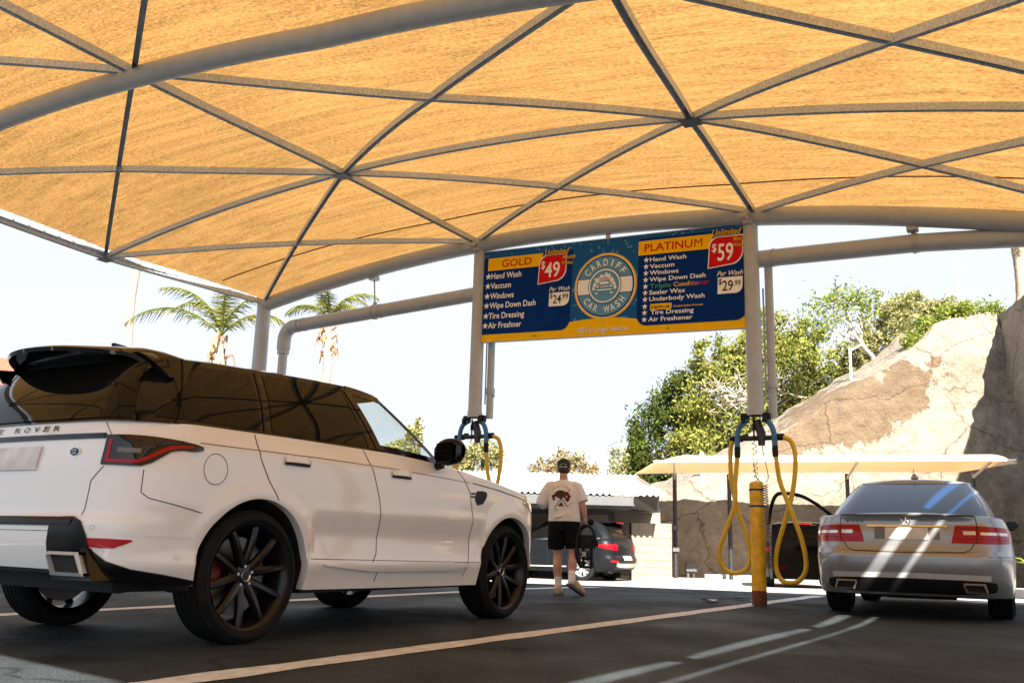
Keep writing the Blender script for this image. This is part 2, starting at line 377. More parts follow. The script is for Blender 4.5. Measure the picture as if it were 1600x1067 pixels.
for i, (x, y, s_) in enumerate([(-.62, .15, .19), (-.55, 1.05, .11), (-.28, .72, .05)]):      # paper scraps
    mb = MB(); a = random.random()*3
    pts = [[(s_*(u-.5)*1.5, s_*(v-.5), .02+.07*s_*math.sin(3*u+2*v+i)+.12*s_*(u-.5)**2) for v in (0, .35, .7, 1)] for u in (0, .25, .5, .75, 1)]
    mb.grid(pts); o = mb.obj('paper_scrap', 'paper'); p = lp(x, y); o.location = (p.x, p.y, zg(p.x, p.y)+.004); o.rotation_euler = (0, 0, a)
    tag(o, ['largest crumpled white paper scrap on the asphalt left of the yellow bollard', 'small white paper scrap farther back on asphalt, behind the largest scrap', 'tiny white paper bit on asphalt closest to the yellow bollard'][i], 'litter', 'paper scraps on the asphalt')

# ------------------------------------------------------------ the shade canopy
def zrib(x, y=0.):                           # underside height of the ribs in the lot frame (x = -v)
    v = -x; w = min(1, max(0, (-y-2.4)/3.6)); w = w*w*(3-2*w)
    return 4.93-.0185*(v-3.4)**2 - .004*min(6, max(0, -y)) + w*float(np.interp(v, [-1, 1.7, 4.03, 6.2, 8.4], [-.30, -.27, -.09, .09, .12]))
can = lot('shade_canopy', 'large tan fabric shade canopy on grey steel arches and ribs over the wash bays', 'canopy')
XL, XR = -8.42, 4.22
def near_y(x):
    return float(np.interp(x, [-8.4, 4.3], [-11.65, -11.65]))
NX, NY = 90, 60
def fab(x, y):
    z = zrib(x, y)+.125
    # shallow sag between the ribs
    fx = ((-x)/4.15) % 1; fy = (-y/3) % 1
    return z + .03*math.sin(PI*fx)*math.sin(PI*fy)
rows = []
for i in range(NX+1):
    row = []
    for j in range(NY+1):
        y = near_y(0)*0; b = j/NY
        x = XL+(XR-XL)*i/NX; yn = near_y(x); y = -.02+(yn+.02)*b
        # scalloped side edges, laced to the edge tubes
        sc = .07*math.sin(PI*((-y/3) % 1))**.6
        if i == 0: x += .015+sc*.75
        if i == NX: x -= .065+sc*.7
        row.append((x, y, fab(x, y)))
    rows.append(row)
mb = MB(); mb.grid(rows); fo = mb.obj('fabric', 'fabric', can)
# the neighbouring bay's fabric, beyond a gap that lets the sun stripe the ground
rows = []
for i in range(31):
    row = []
    for j in range(41):
        x = 4.36+9*i/30; y = -13.5*j/40; sc = .085*math.sin(PI*((-y/3) % 1))**.6
        if i == 0: x += .065+sc*.3
        row.append((x, y, zrib(4.3, y)+.125+.9*(1-((x-8.93)/4.5)**2)))
    rows.append(row)
mb = MB(); mb.grid(rows); mb.obj('fabric', 'fabric', can)
def edge_tube(x, r=.032):
    mb = MB(); mb.tube([(x, y, zrib(x, y)+.10) for y in np.linspace(0, -11.65, 25)], r, 8); return mb.obj('edge_tube', 'rib_steel', can)
edge_tube(-8.44); edge_tube(4.30)
mb = MB(); mb.tube([(4.335, y, zrib(4.30, y)+.10) for y in np.linspace(0, -13, 14)], .032, 8); mb.obj('edge_tube', 'rib_steel', can)
mb = MB(); pts = []
for i, y in enumerate(np.arange(-.10, -11.6, -.11)): pts.append((-8.44, y, zrib(-8.44, y)+.13) if i % 2 else (-8.36, y, zrib(-8.36, y)+.13))
mb.tube(pts, .004, 4); mb.obj('lacing', 'white_metal', can)
for y in (0., -6., -11.65):
    mb = MB(); mb.tube([(x, y, zrib(x, y)+.005) for x in np.linspace(-8.40, 4.2, 60)], .118 if y == 0 else .098, 20); mb.obj('arch', 'steel', can)
NODE = {0: -8.38, 1: -4.07, 2: .08, 3: 4.22}
MID = {0: -8.5, 1: -4.07, 2: .35, 3: 4.22}
NEAR = {0: -8.5, 1: -4.05, 2: .85, 3: 4.22}
def nodept(r_, k): return ({0: NODE, 1: MID, 2: NEAR, 3: MID, 4: NEAR}[r_][k], -3.*r_ if r_ < 4 else -11.65)
def rib(a, b, w=.05, h=.072, dz=0., n=26):
    (x0, y0), (x1, y1) = nodept(*a), nodept(*b); pts = []
    for i in range(n+1):
        t = i/n; x = x0+(x1-x0)*t; y = y0+(y1-y0)*t; pts.append((x, y, zrib(x, y)+.068+dz))
    mb = MB(); mb.bar(pts, w, h, True); return mb.obj('rib', 'rib_steel', can, smooth=False)
for k in range(4):
    for r_ in range(4): rib((r_, k), (r_+1, k), .06, .08, .0)
for r_ in range(4):
    for k in range(3):
        rib((r_, k), (r_+1, k+1), .05, .07, 0.0); rib((r_+1, k), (r_, k+1), .05, .07, .003)
for r_ in (1, 3):
    for k in range(3): rib((r_, k), (r_, k+1), .05, .07, .005)
def plate(x, y, s_, lo, hi):
    mb = MB(); mb.box((x-s_, y-s_, zrib(x, y)+lo), (x+s_, y+s_, zrib(x, y)+hi)); mb.obj('joint_plate', 'dark_steel', can, smooth=False)
for r_ in (1, 3):
    for k in range(4): plate(*nodept(r_, k), .09, .016, .023)
mb = MB()                                     # fabric seam
mb.bar([(x, -1.1+.25*math.sin((x+8.4)*.25), fab(x, -1.1)-.006) for x in np.linspace(-8.2, 4.1, 50)], .03, .006); mb.obj('seam', 'clay', can)
mb = MB(); mb.tube([(-8.36, 0, -.2), (-8.36, 0, zrib(-8.36)-.02)], [.15, .115], 18); mb.obj('post', 'steel', can)
mb = MB(); mb.tube([(4.22, 0, -.2), (4.22, 0, zrib(4.22)-.02)], [.15, .115], 18); mb.obj('post', 'steel', can)
for x, zb in ((-4.0, 2.36), (.03, 2.2)):
    mb = MB(); mb.tube([(x, 0, zb), (x, 0, zrib(x)-.05)], [.098, .09], 20); mb.tube([(x, 0, zb), (x, 0, zb+.09)], .106, 20)
    mb.box((x-.05, -.13, zrib(x)-.12), (x+.05, .02, zrib(x)+.06)); mb.obj('drop_post', 'steel', can)
    mb = MB(); mb.tube([(x, -.13, zrib(x)-.02), (x, -.21, zrib(x)-.05)], .032, 10); mb.sphere((x, -.21, zrib(x)-.06), .042); mb.obj('floodlight', 'grey_metal', can)

# ------------------------------------------------------------ vacuum duct
duct = lot('vacuum_duct', 'grey overhead vacuum pipe hung below the canopy arch behind the sign', 'pipe')
mb = MB(); mb.tube([(-7.93, .1, -.1), (-7.93, .1, 3.6)], .075, 14); mb.tube([(-7.93, .1, 3.62), (-7.93, .1, 3.74)], .10, 14); mb.obj('down_pipe', 'steel', duct)
el = [(-7.93+.22*(1-math.cos(a)), .1, 3.86+.22*math.sin(a)) for a in np.linspace(0, PI/2, 7)]
mb = MB(); mb.tube([(-7.93, .1, 3.7)]+el+[(-7.6, .1, 4.083)], .112, 16); mb.obj('elbow', 'steel', duct)
def zduct(x): return float(np.interp(x, [-7.6, -4.1, .2, 2, 4.2], [4.085, 4.215, 4.175, 4.12, 3.92]))
mb = MB(); mb.tube([(x, .1, zduct(x)) for x in np.linspace(-7.58, 4.4, 40)], .108, 18)
mb.obj('main_pipe', 'steel', duct)
mb = MB()
for x in (-7.5, -5.9, .28, 1.93): mb.tube([(x-.02, .1, zduct(x)), (x+.02, .1, zduct(x))], .114, 18)
mb.obj('collar', 'grey_metal', duct)
for x in (-6.02, 1.9):
    mb = MB(); mb.tube([(x, .1, zduct(x)+.1), (x, .04, zrib(x)-.10)], .012, 8); mb.box((x-.06, -.02, zrib(x)-.16), (x+.06, .1, zrib(x)-.09)); mb.tube([(x-.015, .1, zduct(x)), (x+.015, .1, zduct(x))], .122, 18)
    mb.sphere((x, .1, zduct(x)+.14), .035); mb.obj('hanger', 'grey_metal', duct)
for x, zb in ((-3.84, 2.36), (.20, 2.2)):
    mb = MB(); mb.tube([(x, .14, zb+.0), (x, .14, zduct(x))], .052, 12); mb.tube([(x, .14, zb+.35), (x, .14, zb+.43)], .066, 12); mb.tube([(x+.03, .14, zb+.30), (x+.07, .14, zb+.33)], .02, 8); mb.tube([(x-.07, .12, zb+.2), (x-.07, .12, zb+1.6)], .012, 6)
    mb.obj('riser', 'steel', duct)

# ------------------------------------------------------------ hanging vacuum hose sets and bollard
def spline(pts, n=14):
    P = [Vector(p) for p in pts]; P = [P[0]*2-P[1]]+P+[P[-1]*2-P[-2]]; out = []
    for i in range(1, len(P)-2):
        for k in range(n):
            t = k/n; a, b, c, d = P[i-1], P[i], P[i+1], P[i+2]
            out.append(.5*((2*b)+(c-a)*t+(2*a-5*b+4*c-d)*t*t+(3*b-a-3*c+d)*t**3))
    out.append(P[-2]); return out
def hose_set(x, zb, label):
    t = lot('vacuum_hoses', label, 'vacuum hoses', x, 0, 0, 0, 'hanging vacuum hose sets')
    # manifold: across tube with two drops
    mb = MB(); mb.tube([(-.30, 0, zb-.27), (.31, 0, zb-.27)], .030, 12); mb.tube([(.0, .02, zb-.06), (.06, 0, zb-.22), (.06, 0, zb-.36)], [.05, .055, .04], 12)
    mb.tube([(-.2, 0, zb-.27), (-.17, 0, zb-.27)], .042, 12); mb.tube([(.19, 0, zb-.27), (.23, 0, zb-.27)], .042, 12); mb.box((-.16, -.02, zb-.245), (-.10, .02, zb-.215)); mb.box((.25, -.02, zb-.245), (.33, .02, zb-.225))
    mb.obj('manifold', 'dark_steel', t)
    mb = MB()
    for s_ in (-1, 1): mb = MB(); mb.box((s_*.13-.045, -.05, zb-.07), (s_*.13+.045, .05, zb+.03), bev=.012); mb.box((s_*.13-.02, -.1, zb-.09), (s_*.13+.02, .0, zb-.02)); mb.obj('hook_bracket', 'black_plastic', t)
    for s_ in (-1, 1):
        cuff = spline([(s_*.09, -.02, zb-.05), (s_*.17, -.03, zb-.10), (s_*.215, -.03, zb-.20), (s_*.225, -.03, zb-.34), (s_*.225, -.03, zb-.40)])
        mb = MB(); mb.tube(cuff, .033, 12); mb.obj('blue_cuff', 'blue_hose', t)
        mb = MB(); mb.tube([(s_*.225, -.03, zb-.37), (s_*.228, -.03, zb-.50)], .036, 12); mb.obj('hose_collar', 'black_plastic', t)
        if s_ > 0:
            pts = [(.23, -.03, zb-.48), (.27, -.035, zb-.78), (.375, -.05, zb-1.08), (.50, -.05, zb-1.45), (.535, -.04, zb-1.75), (.44, -.02, zb-1.905), (.27, 0, zb-1.92), (.185, .02, zb-1.80), (.19, .03, zb-1.58), (.29, .035, zb-1.25), (.40, .035, zb-.88), (.445, .02, zb-.52), (.41, .01, zb-.33), (.32, 0, zb-.27)]
        else:
            pts = [(-.228, -.03, zb-.48), (-.26, -.035, zb-.78), (-.27, -.05, zb-1.05), (-.37, -.05, zb-1.32), (-.47, -.04, zb-1.58), (-.46, -.02, zb-1.74), (-.36, 0, zb-1.84), (-.20, .02, zb-1.82), (-.125, .03, zb-1.68), (-.15, .035, zb-1.45), (-.26, .035, zb-1.12), (-.325, .02, zb-.75), (-.325, .01, zb-.42), (-.29, 0, zb-.29), (-.27, 0, zb-.27)]
        mb = MB(); mb.tube(spline(pts, 10), .0275, 12); mb.obj('yellow_hose', 'yellow_hose', t)
        mb = MB(); q = (s_*.29, 0, zb-.27); mb.tube([(s_*.24, 0, zb-.27), (s_*.315, 0, zb-.27)], .036, 12); mb.obj('hose_collar', 'black_plastic', t)
    mb = MB(); mb.tube([(-.02, -.03, zb-.02), (-.02, -.03, zb-.30)], .012, 8); mb.tube([(-.02, -.03, zb-.10), (-.02, -.03, zb-.18)], .022, 8); mb.obj('coil_fitting', 'black_plastic', t)
    pts = []; n = 220; L = .62 if x < -1 else .52
    for i in range(n+1):
        a = i/n; r_ = .026*min(1, a*12); pts.append((-.02+.012*a+r_*math.cos(a*2*PI*8), -.03+r_*math.sin(a*2*PI*8), zb-.30-a*L))
    mb = MB(); mb.tube(pts, .0045, 5); mb.obj('coil_hose', 'coil', t)
    return t
hose_set(-4.0, 2.36, 'two yellow vacuum hoses with blue cuffs hanging behind the white SUV hood')
hose_set(.03, 2.2, 'two long looping yellow vacuum hoses with blue cuffs hanging beside the yellow bollard')
bo = lot('bollard', 'tall yellow steel bollard with two dark bands and rusty base on the stall line', 'bollard', .01, 0, 0)
mb = MB(); mb.lathe([(.0, 1.42), (.05, 1.418), (.075, 1.40), (.082, 1.375), (.084, .17)], 24, 'Z'); mb.obj('pipe', 'yellow_paint', bo)
mb = MB(); mb.lathe([(.084, .17), (.085, .168), (.085, 0)], 24, 'Z'); mb.obj('rusty_base', 'rust', bo)
for z in (1.31, 1.12):
    mb = MB(); mb.lathe([(.0835, z), (.0855, z), (.0855, z+.02), (.0835, z+.02)], 24, 'Z'); mb.obj('band', 'sign_navy', bo)
ch = lot('coiled_air_hose', 'brown coiled air hose hung down the side of the yellow bollard', 'air hose', .12, -.03, 0)
pts = []
for i in range(700):
    a = i/699; k = .03 if a < .85 else .036; sag = .05*math.sin(PI*a)
    pts.append((.005+.035*a+k*math.cos(a*2*PI*34), -.02+k*math.sin(a*2*PI*34), 1.38-.96*a))
mb = MB(); mb.tube(pts, .0055, 5); mb.tube(spline([(.02, -.02, 1.40), (.05, -.02, 1.48), (.0, -.02, 1.75), (-.02, -.01, 1.98)]), .005, 6)
mb.tube(spline([(-.13, -.02, 1.72), (-.10, -.02, 1.50), (-.06, -.04, 1.43), (.0, -.03, 1.39)]), .005, 6); mb.obj('coil', 'coil', ch)

# ------------------------------------------------------------ the price sign
sg = lot('price_sign', 'long blue and yellow car wash price board hung between the two drop posts', 'sign', -3.97, -.02, 3.45)
sg.rotation_euler = (0, R(2.35), -YAW)
def sp(x, z, y=0.): return (x, y, z)
mb = MB(); mb.box((0, 0, 0), (4, .035, 1.34)); mb.obj('board', 'droplets', sg, smooth=False)
mb = MB()
for a, b in (((-.012, -.012), (4.012, 0)), ((-.012, 1.34), (4.012, 1.352)), ((-.012, 0), (0, 1.34)), ((4, 0), (4.012, 1.34))): mb.box((a[0], -.008, a[1]), (b[0], .043, b[1]))
mb.obj('frame', 'grey_metal', sg, smooth=False)
def flat(pts, m, d, name):                    # a printed shape: thin slab d mm proud of the board
    mb = MB(); mb.poly([(x, -d-.0003, z) for x, z in pts], .002); return mb.obj(name, m, sg, smooth=False)
def rrect(x0, z0, x1, z1, r, corners='1111', n=6):
    pts = []
    for i, (cx, cz, a) in enumerate(((x1-r, z1-r, 0), (x0+r, z1-r, PI/2), (x0+r, z0+r, PI), (x1-r, z0+r, 1.5*PI))):
        if corners[i] == '1': pts += arc(cx, cz, r, a, a+PI/2, n)
        else: pts.append((x1 if i in (0, 3) else x0, z1 if i < 2 else z0))
    return pts
yl = [(0, 0), (4, 0), (4, .24)]+[(3.4, .17), (2.9, .13), (2.46, .20), (2.2, .235), (1.98, .24), (1.7, .235), (1.46, .21), (.8, .13), (.3, .12), (0, .14)]
flat(yl, 'sign_yellow', .001, 'yellow_band')
flat(rrect(.02, .105, 1.47, 1.25, .14, '0001'), 'sign_navy', .004, 'gold_panel')
flat(rrect(2.46, .10, 3.93, 1.285, .14, '1011'), 'sign_navy', .004, 'platinum_panel')
flat([(.09, 1.05), (.97, 1.05), (1.0, 1.238), (.09, 1.238)], 'sign_yellow', .007, 'gold_bar')
flat([(2.456, 1.055), (3.45, 1.055), (3.48, 1.25), (2.456, 1.25)], 'sign_yellow', .007, 'platinum_bar')
def shield(x0, z0, x1, z1, m, mo):
    pts = lambda e: [(x0-e, z0-e), (x1-.16, z0+.03-e)]+arc(x1-.16+e, z0+.19-e, .16, -PI/2, 0, 6)+[(x1+e, z1+e), (x0+.07-e*.5, z1+e)]+arc(x0+.13-e, z1-.12+e, .12, PI/2+.2, PI-.1, 5)
    if mo: flat(pts(.013), mo, .010, 'price_outline')
    flat(pts(0), m, .013, 'price_shield')
shield(.95, .79, 1.37, 1.185, 'sign_red', 'sign_white'); shield(3.43, .80, 3.86, 1.19, 'sign_red', 'sign_white')
for x0, x1, z0, z1 in ((1.135, 1.45, .45, .645), (3.553, 3.872, .448, .66)): flat([(x0, z0), (x1-.09, z0)]+arc(x1-.09, z0+.09, .09, -PI/2, 0, 5)+[(x1, z1), (x0, z1)], 'sign_white', .010, 'price_box')
flat(rrect(2.648, .302, 2.945, .382, .012), 'sign_yellow', .007, 'yellow_label')
def circ(r, n=48, cx=1.985, cz=.68): return [(cx+r*math.cos(2*PI*i/n), cz+r*math.sin(2*PI*i/n)) for i in range(n)]
for r_, m, d in ((.462, 'sign_yellow', .003), (.437, 'sign_white', .006), (.428, 'sign_navy', .0085), (.408, 'sign_light_blue', .011)): flat(circ(r_), m, d, 'emblem_ring')
bw = [(1.985+.408*math.cos(a), .68+.408*math.sin(a)) for a in np.linspace(-.262, .262, 7)]+[(1.985-.408*math.cos(a), .68+.408*math.sin(a)) for a in np.linspace(.262, -.262, 7)]
flat([(1.985+(x-1.985)*1.0, .68+(z-.68)*1.09) for x, z in bw], 'sign_navy', .0135, 'emblem_band'); flat(bw, 'sign_white', .016, 'emblem_band')
for r_, m, d in ((.245, 'sign_navy', .0185), (.236, 'sign_white', .021), (.215, 'sign_light_blue', .0235)): flat(circ(r_), m, d, 'emblem_ring')
ex, ez = 1.985, .66
mb = MB()                                      # foam bubbles and the little car of the emblem
for x, z, r_ in ((-.12, .03, .05), (-.09, .08, .055), (-.03, .11, .06), (.04, .12, .055), (.09, .08, .05), (.12, .03, .045), (0, .06, .09), (-.15, -.01, .03), (.15, -.01, .03), (.02, .18, .02), (.07, .17, .014), (-.06, .165, .012), (-.14, .12, .012)): mb.poly([(ex+x+r_*math.cos(2*PI*i/16), -.0263, ez+z+r_*math.sin(2*PI*i/16)) for i in range(16)], .002)
mb.obj('emblem_foam', 'sign_white', sg, smooth=False)
flat([(ex+x, ez+z) for x, z in ((-.135, -.07), (.135, -.07), (.14, -.01), (.125, .03), (.085, .04), (.065, .085), (-.065, .085), (-.085, .04), (-.125, .03), (-.14, -.01))], 'sign_light_blue', .0285, 'emblem_car')
for pts in ([(-.07, .04), (.07, .04), (.055, .072), (-.055, .072)], [(-.12, 0), (-.075, 0), (-.085, .02), (-.115, .02)], [(.12, 0), (.075, 0), (.085, .02), (.115, .02)], [(-.06, .0), (.06, .0), (.06, .012), (-.06, .012)], [(-.115, -.045), (.115, -.045), (.115, -.03), (-.115, -.03)], [(-.13, -.095), (-.09, -.095), (-.09, -.072), (-.13, -.072)], [(.13, -.095), (.09, -.095), (.09, -.072), (.13, -.072)]): flat([(ex+x, ez+z) for x, z in pts], 'sign_white', .031, 'emblem_car_detail')
def lettering(txt, x, z, w, h, m, d=.007, bold=.008, shear=0., rot=0., name='lettering'):
    co, fs = text_in_box(txt, w, h, bold=bold, shear=shear, extr=.0)
    ca, sa = math.cos(rot), math.sin(rot); mb = MB(); n = len(co)
    mb.add([(x+a*ca-b*sa, -d-.0015, z+a*sa+b*ca) for a, b, _ in co], fs)
    return mb.obj(name, m, sg, smooth=False)
def ring_text(txt, r, a_mid, step, h, top, m='sign_white'):
    n = len(txt)
    for i, chx in enumerate(txt):
        if chx == ' ': continue
        wd = h*.72 if chx in 'CDOAW' else (h*.22 if chx == 'I' else h*.6)
        if chx == 'W': wd = h*1.0
        k = (i-(n-1)/2)*step; a = a_mid-k if top else a_mid+k; rot = a-PI/2 if top else a+PI/2
        px = 1.985+r*math.cos(a); pz = .68+r*math.sin(a); px -= math.cos(rot)*wd/2; pz -= math.sin(rot)*wd/2
        lettering(chx, px, pz, wd, h, m, .015, .014, 0, rot)
ring_text('CARDIFF', .282, PI/2, .31, .092, True); ring_text('CAR WASH', .372, -PI/2, .262, .092, False)
L = [("GOLD",0.321,1.092,0.501,0.105,'sign_red'),("Hand Wash",0.155,0.926,0.505,0.085,0),("Vaccum",0.155,0.780,0.342,0.085,0),("Windows",0.158,0.629,0.396,0.085,0),("Wipe Down Dash",0.158,0.487,0.765,0.085,0),("Tire Dressing",0.154,0.335,0.590,0.085,0),("Air Freshner",0.154,0.194,0.556,0.085,0),
("49",1.045,0.874,0.238,0.212,2),("$",0.985,1.003,0.060,0.108,2),("24",1.199,0.49,0.127,0.12,3),(".99",1.325,0.545,0.109,0.07,3),("$",1.148,0.571,0.042,0.073,3),
("PLATINU",2.541,1.10,0.665,0.105,'sign_red'),("M",3.232,1.10,0.105,0.105,7),("Hand Wash",2.623,0.958,0.504,0.058,0),("Vaccum",2.625,0.866,0.341,0.058,0),("Windows",2.626,0.777,0.400,0.058,0),("Wipe Down Dash",2.627,0.686,0.763,0.058,0),("Sealer Wax",2.630,0.509,0.496,0.058,0),("Underbody Wash",2.631,0.421,0.753,0.058,0),("rain-x",2.668,0.32,0.258,0.05,3),("Complete Surface Protectant",2.969,0.322,0.397,0.024,'sign_yellow'),("Tire Dressing",2.656,0.241,0.587,0.058,0),("Air Freshener",2.629,0.150,0.600,0.058,0),
("59",3.547,0.882,0.2,0.22,2),("$",3.470,1.005,0.06,0.105,2),("29",3.614,0.485,0.137,0.13,3),(".99",3.756,0.54,0.093,0.07,3),("$",3.563,0.569,0.046,0.073,3)]
for t, x, z, w, h, k in L:
    m = {0: 'sign_white', 2: 'sign_white', 3: 'sign_black', 7: 'sign_red'}.get(k, k); nb = 0. if k == 7 else None; k = 'x' if k == 7 else k
    lettering(t, x, z, w, h, m, {0: .007, 2: .016, 3: .0135}.get(k, .010), nb if nb is not None else .012 if k in (2, 3) else (.013 if h < .1 else .016))
for t, x, z, w, m in (('Triple', 2.629, .595, .30, 'sign_green'), ('Cond', 2.965, .595, .205, 'sign_yellow'), ('itio', 3.178, .595, .12, 'sign_orange'), ('ner', 3.306, .595, .13, 'sign_red')): lettering(t, x, z, w, .058, m, .007)
for t, x, z, w, h in (("Unlimited",1.04,1.190,0.38,0.085),("Monthly",1.315,1.112,0.212,0.058),("Washes",1.317,1.034,0.171,0.052),("Per Wash",1.135,0.662,0.325,0.062),("Unlimited",3.47,1.21,0.38,0.085),("Monthly",3.745,1.120,0.2,0.058),("Washes",3.75,1.045,0.168,0.05),("Per Wash",3.545,0.678,0.334,0.062)):
    c_ = 'sign_white' if t == 'Per Wash' else 'sign_yellow'
    lettering(t, x, z, w, h, 'sign_black', .0185, .03, .35); lettering(t, x, z, w, h, c_, .021, .004, .35)
lettering("+$2 For Larger Vehicles", 1.586, .05, .764, .07, 'sign_black', .004, .02); lettering("+$2 For Larger Vehicles", 1.586, .05, .764, .07, 'sign_white', .0065, .008)
def star(x, z, r_): return [(x+(r_ if i % 2 == 0 else r_*.42)*math.sin(PI*i/5), z+(r_ if i % 2 == 0 else r_*.42)*math.cos(PI*i/5)) for i in range(10)]
for z in (.926, .780, .629, .487, .335, .194): flat(star(.105, z+.04, .052), 'sign_white', .0065, 'star')
for z in (.958, .866, .777, .686, .595, .509, .421, .325, .241, .150): flat(star(2.572, z+.028, .042), 'sign_white', .0065, 'star')
mb = MB()
for x, z in ((.93, .05), (2.9, .05), (3.93, .05), (.05, 1.29), (2.2, 1.29), (3.95, 1.31)): mb.tube([(x, 0, z), (x, -.008, z)], .012, 8)
mb.obj('bolt', 'dark_steel', sg)
mb = MB(); mb.box((1.96, 0, 1.352), (2.02, .03, 1.47)); mb.box((3.99, 0, .01), (4.09, .05, .07)); mb.box((-.09, 0, .01), (.01, .05, .07)); mb.obj('bracket', 'grey_metal', sg, smooth=False)
# ------------------------------------------------------------ vehicles
class Outline:
    """half plan outline: rear centre -> rear corner -> side -> front corner -> front centre, both as metric s and as q in 0..1"""
    def __init__(s, xr, xf, w, rr, rf, crown_r=.08, crown_f=.12, n=16):
        s.w = w; pts = []; qs = []
        def add(x, y, q): pts.append((x, y)); qs.append(q)
        for i in range(n): t = i/n; y = t*(w-rr[1]); add(xr+crown_r*(y/w)**2, y, .15*t)
        for i in range(n): a = PI/2*i/n; y = w-rr[1]+rr[1]*math.sin(a); add(xr+crown_r*min(1, y/w)**2*math.cos(a)+rr[0]*(1-math.cos(a)), y, .15+.10*i/n)
        x0, x1 = xr+rr[0], xf-rf[0]
        for i in range(3*n): add(x0+(x1-x0)*i/(3*n), w, .25+.45*i/(3*n))
        for i in range(n): a = PI/2*i/n; y = w-rf[1]+rf[1]*math.cos(a); add(xf-rf[0]*(1-math.sin(a))-crown_f*min(1, y/w)**2*math.sin(a), y, .70+.10*i/n)
        for i in range(n+1): t = 1-i/n; y = t*(w-rf[1]); add(xf-crown_f*(y/w)**2, y, .80+.20*i/n)
        s.X = np.array([p[0] for p in pts]); s.Y = np.array([p[1] for p in pts]); s.q = np.array(qs)
        s.s = np.concatenate([[0], np.cumsum(np.hypot(np.diff(s.X), np.diff(s.Y)))]); s.L = s.s[-1]
    def at(s, k): return float(np.interp(k, s.s, s.X)), float(np.interp(k, s.s, s.Y))
    def atq(s, q): return float(np.interp(q, s.q, s.X)), float(np.interp(q, s.q, s.Y))
class Car:
    def __init__(s, root, ol, wheels, zsill, ztop, DR, DF, WD, arch_r, hub_z, gb, gt, zb, zt, bulge=.02, fall_r=.9, fall_f=.9, arch_c=None):
        s.root = root; s.ol = ol; s.wheels = wheels; s.zsill = zsill; s.ztop = ztop; s.DR = DR; s.DF = DF; s.WD = WD; s.ar = arch_r; s.hz = hub_z
        s.gb, s.gt, s.zb, s.zt, s.bulge = gb, gt, zb, zt, bulge; s.fr, s.ff = fall_r, fall_f; s.xr = ol.X[0]; s.xf = ol.X[-1]
    def P(s, k, z, side=-1, off=0.):
        if off:
            a = s.P(k-.01, z, side); b = s.P(k+.01, z, side); c = s.P(k, z-.01, side); d = s.P(k, z+.01, side)
            n = (b-a).cross(d-c).normalized()*(-side)*-1
            p = s.P(k, z, side); n = n if n.dot(p-Vector((.9, 0, z))) > 0 else -n
            return p+n*off
        X, Y = s.ol.at(min(max(k, 0), s.ol.L))
        if k < 0: Y = k
        tr = min(1, max(0, (X-s.xr)/s.fr)); wr = 1-tr*tr*(3-2*tr); tf = min(1, max(0, (s.xf-X)/s.ff)); wf = 1-tf*tf*(3-2*tf)
        x = X+s.DR(z)*wr+s.DF(z)*wf; wd = s.WD(z)
        y = Y/s.ol.w*wd
        for hx in s.wheels:
            r_ = math.hypot(X-hx, z-s.hz)
            y += (.016*math.exp(-((r_-s.ar-.03)/.07)**2))*(Y/s.ol.w)**4
        # door scoop above the sill
        if s.wheels[0]+.5 < X < s.wheels[1]-.4: y -= .020*math.exp(-((z-.64)/.085)**2)-.006*math.exp(-((z-.80)/.03)**2)*(Y/s.ol.w)**4
        return Vector((x, side*y, z))
    def k_of_x(s, X): return float(np.interp(X, s.ol.X, s.ol.s))
    def k_of_y(s, Y): return float(np.interp(Y, s.ol.Y[:len(s.ol.Y)//2], s.ol.s[:len(s.ol.Y)//2]))
    def zlow(s, X):
        z = s.zsill(X)
        for hx in s.wheels:
            d = abs(X-hx)
            if d < s.ar: z = max(z, s.hz+math.sqrt(s.ar**2-d*d))
        return z
    def shell(s, m, nr=34):
        ks = list(np.linspace(0, s.ol.L, 190))
        for hx in s.wheels:
            for a in np.linspace(0, PI, 37): ks.append(s.k_of_x(hx+s.ar*1.0005*math.cos(a)))
        ks = sorted(set(round(k, 4) for k in ks)); rows = []
        for side, seq in ((1, ks[::-1]), (-1, ks[1:])):
            for k in seq:
                X, _ = s.ol.at(k); z0 = s.zlow(X); z1 = s.ztop(X)
                row = [s.P(k, z0, side)*1.0]; p0 = row[0]; row = [Vector((p0.x, p0.y-side*.055*min(1, abs(p0.y)/.5), p0.z))]
                for j in range(nr+1):
                    t = j/nr; row.append(s.P(k, z0+(z1-z0)*t, side))
                pt = row[-1]; row.append(Vector((pt.x, pt.y*.975, pt.z+.012)))
                rows.append(row)
        mb = MB(); mb.grid(rows); return mb.obj('body', m, s.root, angle=30)
    def cap(s, name, m, xmin, xmax, bump=.06, n=12):
        rows = []
        ks = [k for k in np.linspace(0, s.ol.L, 120) if xmin <= s.ol.at(k)[0] <= xmax]
        for k in ks:
            X, _ = s.ol.at(k); z = s.ztop(X); a = s.P(k, z, -1); b = s.P(k, z, 1); row = []
            for j in range(n+1):
                t = j/n; p = a.lerp(b, t); u = 2*t-1; u_ = u*.975; p.y = a.y*-u_; p.z += .012+bump*(1-u*u)*min(1, abs(a.y)/.5); row.append(p)
            rows.append(row)
        mb = MB(); mb.grid(rows); return mb.obj(name, m, s.root)
    def G(s, q, t, side=-1, off=0.):
        if off:
            a = s.G(q-.004, t, side); b = s.G(q+.004, t, side); c = s.G(q, t-.03, side); d = s.G(q, t+.03, side)
            n = (b-a).cross(d-c).normalized(); p = s.G(q, t, side)
            n = n if n.dot(p-Vector((.6, 0, p.z-.5))) > 0 else -n
            return p+n*off
        q_ = min(1, q); sd = side
        if q < 0: q_ = -q; sd = -side
        bx, by = s.gb.atq(q_); tx, ty = s.gt.atq(q_); zb, zt = s.zb(bx), s.zt(tx)
        e = s.bulge*math.sin(PI*min(1, max(0, t)))
